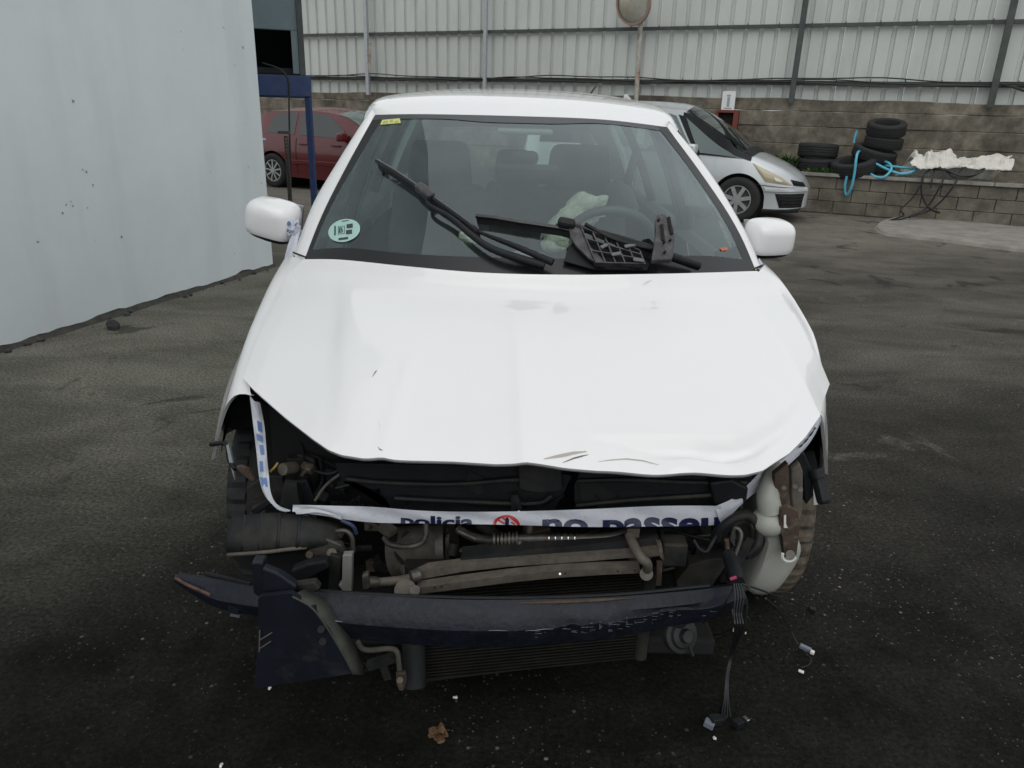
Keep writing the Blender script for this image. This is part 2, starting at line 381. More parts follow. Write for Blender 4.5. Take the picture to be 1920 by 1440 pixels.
for px, py, r_ in ((137, 190, .035), (155, 318, .018), (162, 322, .022), (174, 346, .03), (124, 384, .02), (133, 378, .02), (136, 386, .022), (117, 400, .028), (164, 390, .024), (228, 444, .03), (70, 454, .03), (395, 322, .014), (490, 343, .02), (440, 475, .018), (178, 452, .012)):
    bm = B(); c_ = wall_pt(px, py); vs_ = []
    for k in range(7):
        a = k / 7 * 6.283; q = r_ * rnd.uniform(.25, 1.0); vs_.append(bm.verts.new(c_ + wd * (q * .45 * math.cos(a)) + Vector((0, 0, q * .5 * math.sin(a)))))
    bm.faces.new(vs_); obj('knocked_spot', bm, M_chip, bld, world=True)
# ------------------------------------------------------------------ RETAINING WALL, PLANTER, FENCE
def fy(x): return 16.8 - .48 * x
def ly(x): return 15.85 - .50 * x
M_conc = mat('stained_board_marked_concrete', (.20, .178, .138), .95, var=.5, vscale=4.5, bump=.9, bscale=14, dirt=(.06, .053, .044), dscale=1.3, dthr=.50)
M_conc2 = mat('weathered_concrete_block', (.145, .132, .105), .95, var=.4, vscale=3.5, bump=.6, bscale=25, dirt=(.07, .062, .052), dscale=2.5, dthr=.55)
M_coping = mat('pale_coping', (.26, .25, .225), .9, var=.2, vscale=6, bump=.4, bscale=30, dirt=(.12, .11, .09), dscale=5, dthr=.58)
M_soil = mat('dark_soil', (.035, .03, .022), 1, var=.4, vscale=12, bump=1, bscale=20)
M_slab = mat('pale_concrete_slab', (.24, .225, .20), .95, var=.2, vscale=5, bump=.6, bscale=45, dirt=(.14, .13, .115), dscale=3, dthr=.58)
fd = Vector((1, -.48, 0)).normalized(); fn = Vector((-fd.y, fd.x, 0)); yaw = math.atan2(fd.y, fd.x)   # fn points back
def fp(x, off=0, z=0, line=fy): return Vector((x, line(x), z)) - fn * off
rw = empty('retaining_wall', fp(0), label='stained brown concrete retaining wall in poured courses under the grey fence', cat='wall')
X0, X1 = -17, 19
crs = [0, .42, .80, 1.10, 1.40, 1.66, 1.82]
for k in range(6):
    bm = B(); z0, z1 = crs[k], crs[k + 1]
    xs = np.linspace(X0, X1, 181); front = []
    ph = k * 2.7
    for j, (zz, inn) in enumerate(((z0, .012), (z0 + .012, 0), ((z0 + z1) / 2, 0), (z1 - .012, 0), (z1, .012))):
        r = []
        for x in xs:
            top = 0
            if k == 5 and j >= 3: top = .05 * math.sin(x * .21 + 1) + .012 * math.sin(x * 3.1)
            r.append(fp(x, -.008 * (k % 2) - inn + .010 * math.sin(x * 2.3 + ph + zz * 5) + .012 * mn.noise(Vector((x * 5, zz * 9, ph))), zz + top + .006 * mn.noise(Vector((x * 4, 3, ph)))))
        front.append(r)
    front.append([fp(x, -.30, z1 + (.05 * math.sin(x * .21 + 1) if k == 5 else 0)) for x in xs])
    grid(bm, front)
    obj('course', bm, M_conc, rw, world=True, smooth=35)
pw = empty('planter_wall', fp(5.6, 0, 0, ly), label='low block planter wall with pale coping in front of the retaining wall', cat='wall')
PX0, PX1 = 1.2, 13.5
bm = B(); rows = [[fp(x, -.012, 0, ly), fp(x, -.06, .55, ly), fp(x, -.5, .55, ly)] for x in np.linspace(PX0, PX1, 12)]
grid(bm, rows); obj('core', bm, M_conc2, pw, world=True)
bw, bh = .52, .2
for r in range(3):
    x = PX0 - (r % 2) * .23
    while x < PX1:
        bm = B(); c = fp(x + bw * .45, -.035 - .004 * rnd.random(), .02 + bh * r + bh / 2 - .004, ly)
        box(bm, (0, 0, 0), (bw - .007, .08, bh - .007)); bmesh.ops.bevel(bm, geom=bm.edges[:], offset=.006, segments=1, affect='EDGES')
        bmesh.ops.transform(bm, matrix=Matrix.Translation(c) @ Matrix.Rotation(yaw + rnd.uniform(-.006, .006), 4, 'Z'), verts=bm.verts)
        obj('block', bm, M_conc2, pw, world=True); x += bw * .9
x = PX0
while x < PX1:
    bm = B(); L_ = 1.0; c = fp(x + .45, -.06, .645, ly); box(bm, (0, 0, 0), (L_ - .008, .22, .055)); bmesh.ops.bevel(bm, geom=bm.edges[:], offset=.009, segments=2, affect='EDGES')
    bmesh.ops.transform(bm, matrix=Matrix.Translation(c) @ Matrix.Rotation(yaw - .008, 4, 'Z'), verts=bm.verts)
    obj('coping', bm, M_coping, pw, world=True); x += .893
bm = B(); xs = np.linspace(PX0, PX1, 70); grid(bm, [[fp(x, -o, .60 + .03 * math.sin(x * 3 + o * 9) + .02 * rnd.random(), ly) for o in (.16, .35, .6, .9)] for x in xs])
tag(obj('planter_soil', bm, M_soil, smooth=True), kind='structure')
# concrete apron
bm = B()
edge = [atz(1905, 466, .04), atz(1800, 452, .04), atz(1720, 443, .04), atz(1665, 436, .04), atz(1645, 424, .04), atz(1660, 412, .04), atz(1700, 403, .04)]
E_ = catmull(edge, 5)
pts = [Vector((9.5, 8.6, .04))] + E_ + [fp(6.6, -.03, .04, ly), fp(13, -.03, .04, ly), Vector((13, 8.5, .04))]
c = bm.verts.new((9, 10, .10)); vs = [bm.verts.new(p) for p in pts]; lo = [bm.verts.new((p.x + (p.x - 9) * .012, p.y + (p.y - 10) * .012, -.01)) for p in pts]
for i in range(len(vs) - 1): bm.faces.new((c, vs[i], vs[i + 1])); bm.faces.new((vs[i], lo[i], lo[i + 1], vs[i + 1]))
tag(obj('concrete_apron', bm, M_slab), kind='structure', label='pale concrete apron against the planter wall at right')
# fence
M_sheet = mat('pale_grey_corrugated_sheet', (.52, .55, .525), .55, var=.06, vscale=1.3, stretch=(1, 1, .3), dirt=(.44, .46, .42), dscale=2.2, dthr=.62)
M_rail = mat('dark_grey_steel_rail', (.055, .065, .062), .6, var=.3, vscale=8)
M_galv = mat('galvanised_steel', (.40, .43, .45), .45, metal=.3, var=.12, vscale=14)
M_rustpost = mat('rusty_painted_post', (.42, .43, .40), .6, var=.1, vscale=9, dirt=(.24, .11, .04), dscale=6, dthr=.53)
fence = empty('sheet_metal_fence', fp(0, 0, 1.8), label='tall pale grey corrugated sheet metal fence with dark rails on the retaining wall', cat='fence')
FZ0, FZ1 = 1.78, 5.2
pitch = .272
s = -17.0; per = 4
while s < 18.5:
    bm = B(); prof = []
    for k in range(per):
        a = s + k * pitch * .9
        q = pitch * .9
        prof += [(a, 0), (a + q * .70, 0), (a + q * .75, -.04), (a + q * .95, -.04)]
    prof.append((s + per * pitch * .9 - .002, 0)); dz = rnd.uniform(-.01, .01)
    grid(bm, [[fp(x, o - .055 + .012 * mn.noise(Vector((x * .9, z * .8, 1))), z + (dz if z < 2 else 0)) for x, o in prof] for z in (FZ0, 2.13, 2.6, 3.06, 3.6, 4.1, FZ1)])
    bm2 = bm
    obj('sheet', bm2, M_sheet, fence, world=True, solid=.0015)
    s += per * pitch * .9
for z, hh in ((2.13, .075), (3.06, .06), (4.1, .06)):
    bm = B(); bar(bm, fp(-17, .005, z), fp(18.5, .005, z), .05, hh); obj('rail', bm, M_rail, fence, world=True)
    bm = B()
    s = -17
    while s < 18.5:
        bar(bm, fp(s, .035, z - hh * .5), fp(s, .035, z + hh * .9), .012, .012); s += pitch * 1.8
    obj('rail_clips', bm, M_rail, fence, world=True, kind='stuff')
def fx_of(px, py):   # x where the view through a photo pixel meets the fence line
    d = ray(px, py); t = (16.8 - .11) / (d.y + .48 * d.x); return (d.x * t)
for px, mt_, wd_, lb in ((692, M_galv, .085, 'light galvanised post, leftmost'), (914, M_galv, .07, 'thin light galvanised post above the car roof'), (1502, M_rail, .09, None), (1886, M_rail, .10, None), (2300, M_rail, .09, None)):
    x = fx_of(px, 100); bm = B(); box(bm, (0, 0, 0), (wd_, wd_, 3.5)); bmesh.ops.transform(bm, matrix=Matrix.Translation(fp(x, .11, 3.53)) @ Matrix.Rotation(yaw, 4, 'Z'), verts=bm.verts)
    obj('post', bm, mt_, fence, world=True, bevel=.006, label=lb)
# brown loose strip tied on the left post
x = fx_of(697, 100); bm = B(); box(bm, (0, 0, 0), (.05, .03, .62)); bmesh.ops.transform(bm, matrix=Matrix.Translation(fp(x + .05, .19, 2.55)) @ Matrix.Rotation(R(3), 4, 'Y'), verts=bm.verts)
obj('rusty_strap', bm, M_rustpost, fence, world=True)
# cables along the rail
M_cable = mat('black_cable', (.012, .013, .014), .5)
bm = B()
for k, off in enumerate((0, .035, .07)):
    pts = [fp(x, .07 + .01 * k, 2.19 - off + .03 * math.sin(x * 1.4 + k) + .015 * math.sin(x * 3.3 + k * 2)) for x in np.arange(-9, 9.4, .8)]
    tube(bm, pts, .012, 6, 3)
a = at(1880, 160, 12.9); tube(bm, [a, at(1900, 163, 12.4), at(1920, 170, 12), at(1960, 182, 11.5)], .02, 6, 4)
tag(obj('cable_run', bm, M_cable, smooth=True), 'thin black cables strung along the lower fence rail', 'cable')
# traffic mirror on rusty pole
x = 2.25; base = fp(x, .22, 1.8)
P1 = at(1193, 186, base.y); P2 = at(1206, -40, base.y - .02)
tm = empty('convex_mirror', P1, label='round convex traffic mirror with red rim on a rusty pole by the fence', cat='mirror')
bm = B(); cyl(bm, P1 - Vector((0, 0, .1)), P2, .045, 12); obj('pole', bm, M_rustpost, tm, world=True, smooth=True)
mc = at(1187, 6, base.y - .22); rot = Euler((R(100), 0, R(-42))).to_matrix()
M_mirr = mat('convex_mirror_face', (.50, .51, .45), .3, metal=.35, dirt=(.42, .36, .26), dscale=5, dthr=.5)
M_redr = mat('faded_red_rim', (.30, .20, .17), .5)
bm = B(); lathe(bm, [(0, -.07), (.10, -.062), (.2, -.042), (.28, -.015), (.33, .005)], mc, 'Z', 28, rot @ Matrix.Rotation(R(180), 3, 'X')); obj('mirror_face', bm, M_mirr, tm, world=True, smooth=True)
bm = B(); lathe(bm, [(.325, -.02), (.37, -.02), (.38, .03), (.30, .05), (0, .06)], mc, 'Z', 28, rot @ Matrix.Rotation(R(180), 3, 'X')); obj('mirror_rim', bm, M_redr, tm, world=True, smooth=True)
bm = B(); bar(bm, mc + Vector((.05, .08, -.1)), mc + Vector((.22, .2, -.12)), .03, .05); obj('clamp', bm, M_galv, tm, world=True)
# white notice on the wall + red recess box
M_paper = mat('white_notice_board', (.72, .74, .74), .5, var=.05)
M_print = mat('grey_print', (.32, .34, .36), .6)
sx = fx_of(1366, 188); sp = fp(sx, .10, 0); sp = at(1366, 189, sp.y)
sign = empty('notice_sign', sp, label='small white notice sign above the red box on the concrete wall', cat='sign')
RZ = Matrix.Rotation(yaw, 4, 'Z')
def local_box(name, mt_, parent, c, s, bev=.003, M0=None):
    bm = B(); box(bm, c, s); bmesh.ops.transform(bm, matrix=(M0 or Matrix()) , verts=bm.verts); return obj(name, bm, mt_, parent, world=True, bevel=bev)
MS = Matrix.Translation(sp) @ RZ
local_box('panel', M_paper, sign, (0, 0, 0), (.24, .012, .33), M0=MS)
bm = B(); box(bm, (0, -.008, -.02), (.05, .003, .17)); box(bm, (0, -.008, .09), (.07, .003, .03)); box(bm, (0, -.008, -.13), (.14, .003, .02)); bmesh.ops.transform(bm, matrix=MS, verts=bm.verts)
obj('print', bm, M_print, sign, world=True)
sx = fx_of(1362, 230); sp = at(1362, 231, fp(sx, .08, 0).y); MS = Matrix.Translation(sp) @ RZ
hb = empty('fire_hose_box', sp, label='red framed hose box recess in the concrete wall under the white notice', cat='box')
M_redb = mat('dull_red_metal', (.16, .035, .025), .6, var=.2)
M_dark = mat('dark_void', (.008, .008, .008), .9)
for c_, s_ in (((-.18, -.02, 0), (.05, .12, .45)), ((.17, -.02, 0), (.09, .12, .45)), ((0, -.02, .21), (.31, .12, .05)), ((0, -.02, -.21), (.31, .12, .05))): local_box('frame', M_redb, hb, c_, s_, M0=MS)
local_box('back_panel', M_dark, hb, (0, .02, 0), (.36, .02, .42), M0=MS)
# ------------------------------------------------------------------ BLUE FRAME, CABIN, STAND (left gap)
M_blue = mat('blue_painted_steel', (.016, .040, .125), .5, var=.2, vscale=8, dirt=(.06, .07, .10), dscale=8, dthr=.62)
M_cabin = mat('blue_grey_cabin_panel', (.14, .19, .21), .5, var=.08)
M_cabdk = mat('dark_cabin_interior', (.012, .013, .014), .8)
Yb = 10.0
pt = at(577, 172, Yb); pb = Vector((pt.x, Yb, 0)); beamz = pt.z + .06
bf = empty('blue_steel_frame', pb, label='blue painted steel post and beam frame holding up the grey cabin', cat='frame')
bm = B(); bar(bm, pb, (pt.x, Yb, beamz - .12), .075, .075); obj('post', bm, M_blue, bf, world=True, bevel=.008)
bm = B(); bar(bm, (pt.x - 3.2, Yb, 0), (pt.x - 3.2, Yb, beamz - .12), .09, .09); obj('post', bm, M_blue, bf, world=True, bevel=.008)
MR = Matrix.Translation((pt.x, Yb, 0)) @ Matrix.Rotation(R(17), 4, 'Z') @ Matrix.Translation((-pt.x, -Yb, 0))
for yy in (Yb, Yb + 2.0):
    bm = B(); bar(bm, (pt.x + .045, yy, beamz), (pt.x - 3.3, yy, beamz), .12, .24); bmesh.ops.transform(bm, matrix=MR, verts=bm.verts); obj('beam', bm, M_blue, bf, world=True, bevel=.006)
bm = B(); box(bm, (pt.x, Yb, .01), (.2, .2, .02)); obj('base_plate', bm, M_blue, bf, world=True)
z0 = beamz + .125; cx1 = at(571, 100, Yb).x
cab = empty('grey_cabin', (cx1 - 1.2, Yb + 1, z0), label='blue grey metal cabin with a dark open underside resting on the blue frame', cat='cabin')
bm = B(); box(bm, (cx1 - 1.6, Yb + .02, z0 + 1.6), (3.2, .06, 2.2)); bmesh.ops.transform(bm, matrix=MR, verts=bm.verts); obj('front_panel', bm, M_cabin, cab, world=True, bevel=.01)
bm = B(); box(bm, (cx1 - .035, Yb - .02, z0 + 1.35), (.07, .05, 2.7)); bmesh.ops.transform(bm, matrix=MR, verts=bm.verts); obj('corner_trim', bm, M_rail, cab, world=True, bevel=.005)
bm = B(); box(bm, (cx1 - .11, Yb + .0, z0 + .26), (.075, .05, .48)); bmesh.ops.transform(bm, matrix=MR, verts=bm.verts); obj('side_strip', bm, M_cabin, cab, world=True)
bm = B(); box(bm, (cx1 - 1.6, Yb + 2, z0 + 1.4), (3.1, .05, 2.7)); box(bm, (cx1 - .05, Yb + 1, z0 + 1.4), (.04, 1.95, 2.7)); box(bm, (cx1 - 1.6, Yb + 1, z0 + .05), (3.1, 1.9, .06)); box(bm, (cx1 - 1.6, Yb + 1, z0 + 2.7), (3.1, 1.9, .06))
bmesh.ops.transform(bm, matrix=MR, verts=bm.verts); obj('shell', bm, M_cabdk, cab, world=True)
bm = B(); tube(bm, [at(492, 118, Yb - .1), at(525, 130, Yb - .13), at(541, 152, Yb - .13), at(542, 200, Yb - .15), at(543, 260, Yb - .15), at(545, 330, Yb - .1), at(543, 372, Yb)], .011, 6, 6)
tag(obj('hanging_cable', bm, M_cable, smooth=True), 'thin black cable hanging down from the blue frame in front of the red car', 'cable')
ps = at(541, 375, 9.4)
st = empty('perforated_stand', (ps.x, 9.4, 0), label='thin perforated metal stand leaning upright beside the blue post', cat='stand')
M_stand = mat('dull_dark_steel', (.09, .085, .08), .5, metal=.5, var=.3)
bm = B(); a, b_ = at(536, 255, 9.4), Vector((ps.x + .02, 9.4, .1))
for k in range(26):
    t = k / 26; p = a.lerp(b_, t); q = a.lerp(b_, t + .62 / 26); bar(bm, p, q, .02, .012, (0, 1, 0))
for dx in (-.018, .018): bar(bm, a + Vector((dx, 0, 0)), b_ + Vector((dx, 0, 0)), .008, .03, (0, 1, 0))
obj('upright', bm, M_stand, st, world=True)
bm = B(); bar(bm, b_, (ps.x - .16, 9.3, 0.01), .02, .02); bar(bm, b_, (ps.x + .18, 9.3, 0.01), .02, .02); bar(bm, b_, (ps.x, 9.6, 0.01), .02, .02); obj('foot', bm, M_stand, st, world=True)
bm = B(); a = at(527, 240, 9.4); box(bm, a + Vector((.03, 0, -.05)), (.14, .03, .03)); obj('top_bracket', bm, M_stand, st, world=True)
# ------------------------------------------------------------------ TYRES, HOSE, TARP, CABLES, WEEDS
def tyre_bm(bm, R0=.31, W=.2, c=(0, 0, 0), axis='Z', seg=48, rot=None, tread=True):
    h = W / 2
    prof = [(R0 * .64, -h * .72), (R0 * .66, -h * .9), (R0 * .80, -h), (R0 * .93, -h * .95), (R0 * .985, -h * .82), (R0, -h * .6), (R0, -h * .42), (R0 * .972, -h * .40), (R0 * .972, -h * .30), (R0 * 1.002, -h * .28), (R0 * 1.003, -h * .06), (R0 * .972, -h * .04)]
    prof += [(r, -z) for r, z in prof[::-1]]
    def mod(j, k):
        if 4 <= j <= 5 or len(prof) - 6 <= j <= len(prof) - 5: return .978 if k % 2 else 1.0
        return 1
    prof += [(R0 * .62, h * .5), (R0 * .62, -h * .5), prof[0]]
    lathe(bm, prof, c, axis, seg, rot, mod if tread else None)
def loose_tyre(px, py, y, R0, W, tilt, label, grp):
    p = at(px, py, y); o = empty('tyre', p, label=label, cat='tyre', group=grp); bm = B()
    tyre_bm(bm, R0, W, (0, 0, 0), 'Z', 56, Euler(tilt).to_matrix()); obj('casing', bm, M_rubber, o, smooth=40)
    bm = B(); lathe(bm, [(R0 * .645, -W * .37), (R0 * .70, -W * .43), (R0 * .70, -W * .45), (R0 * .64, -W * .42)], (0, 0, 0), 'Z', 40, Euler(tilt).to_matrix()); obj('bead', bm, M_dusty, o, smooth=40)
    return o
G = 'old tyres piled on the planter ledge'
pyl = 14.0 - .2
def yl(px, off=.55):
    d = ray(px, 300); t = (15.85 + off) / (d.y + .5 * d.x); return d.y * t
def on_ledge(px, z, off): y = yl(px, off); d = ray(px, 300); return Vector((d.x / d.y * y, y, z))
def tyre3(p, R0, W, tilt, label):
    o = empty('tyre', p, label=label, cat='tyre', group=G); bm = B()
    tyre_bm(bm, R0, W, (0, 0, 0), 'Z', 56, Euler(tilt).to_matrix()); obj('casing', bm, M_rubber, o, smooth=40)
    return o
tyre3(on_ledge(1532, .79, .52), .33, .23, (R(3), R(-2), 0), 'lower tyre of the pair beside the silver car, lying flat in the weeds')
tyre3(on_ledge(1531, 1.02, .52), .335, .235, (R(-3), R(2), 0), 'upper tyre of the pair beside the silver car, lying flat on another')
tyre3(on_ledge(1602, .79, .26), .36, .235, (R(8), R(-12), 0), 'tilted tyre on the coping with the blue hose hung over it')
tyre3(on_ledge(1641, .84, .66), .33, .23, (R(7), R(6), 0), 'bottom tyre of the tall stack against the concrete wall')
tyre3(on_ledge(1637, 1.00, .60), .36, .20, (R(12), R(9), 0), 'second tyre from the bottom in the tall stack')
tyre3(on_ledge(1650, 1.19, .66), .31, .19, (R(4), R(3), 0), 'third tyre from the bottom in the tall stack')
tyre3(on_ledge(1651, 1.42, .62), .31, .21, (R(13), R(-5), 0), 'topmost tyre of the tall stack, tipped forward')
M_hose = mat('light_blue_hose', (.10, .42, .55), .4, var=.1)
def L3(px, py, off): y = yl(px, off); return at(px, py, y)
bm = B()
tube(bm, [L3(1588, 330, -.12), L3(1584, 350, -.12), L3(1587, 366, -.12), L3(1596, 352, -.17), L3(1602, 325, -.19), L3(1605, 300, -.17), L3(1608, 287, -.06), L3(1614, 285, .35), L3(1640, 300, .5), L3(1665, 305, .2), L3(1671, 318, -.02), L3(1655, 333, -.1), L3(1635, 328, 0.0), L3(1626, 314, .3), L3(1650, 310, .35), L3(1690, 314, .3), L3(1712, 316, .25)], .021, 8, 6)
tube(bm, [L3(1640, 306, .2), L3(1665, 318, .05), L3(1690, 326, .0), L3(1712, 321, .05), L3(1722, 312, .3)], .021, 8, 5)
tube(bm, [L3(1601, 268, .7), L3(1603, 258, .72), L3(1607, 245, .74)], .02, 8, 4)
tag(obj('water_hose', bm, M_hose, smooth=True), 'light blue hose looped over the tilted tyre and along the coping', 'hose')
# crumpled white tarp
M_tarp = mat('crumpled_white_sheeting', (.62, .60, .55), .75, var=.1, vscale=9, bump=.8, bscale=16)
from mathutils import noise as mn
bm = B(); rows = []
nx, ny = 90, 22
top = [(1708, 296), (1716, 286), (1732, 294), (1745, 280), (1757, 291), (1780, 286), (1795, 297), (1812, 296), (1840, 297), (1855, 288), (1868, 291), (1880, 297), (1897, 297)]
bot = [(1709, 312), (1735, 319), (1760, 315), (1800, 315), (1850, 318), (1897, 320)]
T = resample([L3(x, y, .45) for x, y in top], nx); Bt = resample([L3(x, y, .02) for x, y in bot], nx); Bk = [Vector((p.x, p.y + .5, .66)) for p in Bt]
for j in range(ny):
    t = j / (ny - 1)
    r = []
    for i in range(nx):
        if t < .55: q = t / .55; p = Bt[i].lerp(T[i], q); p.z += .05 * math.sin(q * math.pi)
        else: q = (t - .55) / .45; p = T[i].lerp(Bk[i], q)
        n_ = mn.noise_vector(Vector((i * .12, j * .2, 2.2))) * .075 + mn.noise_vector(Vector((i * .34, j * .5, 9))) * .028
        rr = abs(mn.noise(Vector((i * .21, j * .31, 5)))) * .05
        p = p + n_ * (.3 + .7 * math.sin(t * math.pi)) + Vector((0, -rr, rr)); p.z = max(p.z, .675) if t > .15 else p.z
        r.append(p)
    rows.append(r)
grid(bm, rows); tag(obj('crumpled_tarp', bm, M_tarp, smooth=28, solid=.004), 'crumpled white plastic sheeting lying on the coping right of the tyres', 'tarp')
# black cables hanging from the coping
bm = B()
tube(bm, [L3(1742, 318, .05), L3(1733, 325, -.1), L3(1727, 345, -.16), L3(1710, 372, -.2), L3(1690, 392, -.25), L3(1694, 404, -.4), L3(1672, 412, -.7), L3(1653, 418, -.9)], .014, 6, 6)
tube(bm, [L3(1775, 320, .0), L3(1765, 345, -.18), L3(1745, 380, -.2), L3(1728, 396, -.25), L3(1700, 408, -.5), L3(1670, 415, -.8)], .014, 6, 6)
tube(bm, [L3(1744, 317, .1), L3(1731, 330, -.12), L3(1728, 360, -.16), L3(1738, 385, -.2), L3(1752, 396, -.3), L3(1762, 399, -.4)], .016, 6, 6)
tube(bm, [L3(1798, 330, -.1), L3(1786, 352, -.17), L3(1762, 380, -.18), L3(1740, 396, -.25), L3(1705, 408, -.55)], .014, 6, 6)
tube(bm, [L3(1742, 317, .1), L3(1775, 319, -.02), L3(1800, 329, -.08), L3(1830, 327, -.08), L3(1842, 316, .1)], .018, 6, 6)
tube(bm, [L3(1775, 318, .1), L3(1785, 330, -.06), L3(1810, 334, -.08), L3(1838, 322, -.02), L3(1845, 314, .1)], .018, 6, 6)
tube(bm, [L3(1752, 318, .05), L3(1748, 335, -.12), L3(1745, 353, -.16)], .012, 6, 4)
tag(obj('black_cables', bm, M_cable, smooth=True), 'tangle of black cables hanging off the coping under the white sheeting', 'cable')
# weeds
M_leaf = mat('green_weed_leaves', (.045, .095, .025), .6, var=.5, vscale=40)
def weeds(name, cx, z, off, n, hgt, spread, label):
    bm = B()
    for k in range(n):
        p = on_ledge(cx + rnd.gauss(0, spread), z, off + rnd.uniform(-.08, .08))
        a = rnd.uniform(0, 6.28); h = hgt * rnd.uniform(.4, 1); d = Vector((math.cos(a), math.sin(a), 0)); s_ = Vector((-d.y, d.x, 0)) * rnd.uniform(.008, .018)
        q = p + d * h * .3 + Vector((0, 0, h * .6)); e = p + d * h * .7 + Vector((0, 0, h * rnd.uniform(.6, 1)))
        v = [bm.verts.new(x) for x in (p - s_ * .5, p + s_ * .5, q + s_, q - s_, e)]
        bm.faces.new((v[0], v[1], v[2], v[3])); bm.faces.new((v[3], v[2], v[4]))
    tag(obj(name, bm, M_leaf), label, 'plant', kind='stuff')
weeds('leafy_weeds', 1478, .62, .45, 260, .42, 9, 'green leafy weeds growing between the silver car nose and the paired tyres')
weeds('low_weeds', 1542, .63, .15, 300, .16, 14, 'low green weeds on the ledge beneath the paired tyres')
weeds('wall_weeds', 1600, .66, .75, 60, .3, 5, 'thin weeds left of the tall tyre stack')

# ------------------------------------------------------------------ BACKGROUND CARS
def interp(tab, x):
    if x <= tab[0][0]: return tab[0][1]
    for (a, va), (b_, vb) in zip(tab, tab[1:]):
        if x <= b_: t = (x - a) / (b_ - a); t = t; return va + (vb - va) * t
    return tab[-1][1]
def smooth_tab(tab, n=6):
    P = catmull([Vector((a, b_, 0)) for a, b_ in tab], n); return [(p.x, p.y) for p in P]
def make_wheel(parent, c, R0, Wd, side, spokes, M_r, hubcap=False):
    wv = empty('wheel', c); wv.parent = parent
    bm = B(); tyre_bm(bm, R0, Wd, (0, 0, 0), 'Y', 40, None, False); obj('tyre', bm, M_rubber, wv, smooth=40)
    bm = B(); yo = side * Wd * .42
    lathe(bm, [(R0 * .64, yo), (R0 * .60, yo), (R0 * .57, yo - side * .035), (R0 * .57, -yo)], (0, 0, 0), 'Y', 40)
    for k in range(spokes):
        a = 2 * math.pi * k / spokes + .2; d = Vector((math.cos(a), 0, math.sin(a)))
        bar(bm, d * R0 * .08 + Vector((0, yo - side * .01, 0)), d * R0 * .61 + Vector((0, yo - side * .012, 0)), R0 * (.13 if hubcap else .06), .02, (0, 1, 0)) if False else bar(bm, d * R0 * .08 + Vector((0, yo - side * .01, 0)), d * R0 * .61 + Vector((0, yo - side * .012, 0)), .02, R0 * (.17 if hubcap else .085), Vector((-d.z, 0, d.x)))
    cyl(bm, (0, yo - side * .03, 0), (0, yo + side * .004, 0), R0 * .14, 20)
    obj('rim', bm, M_r, wv, smooth=35)
    bm = B(); cyl(bm, (0, yo - side * .06, 0), (0, yo - side * .05, 0), R0 * .56, 28); obj('brake_disc', bm, M_rail, wv)
    return wv
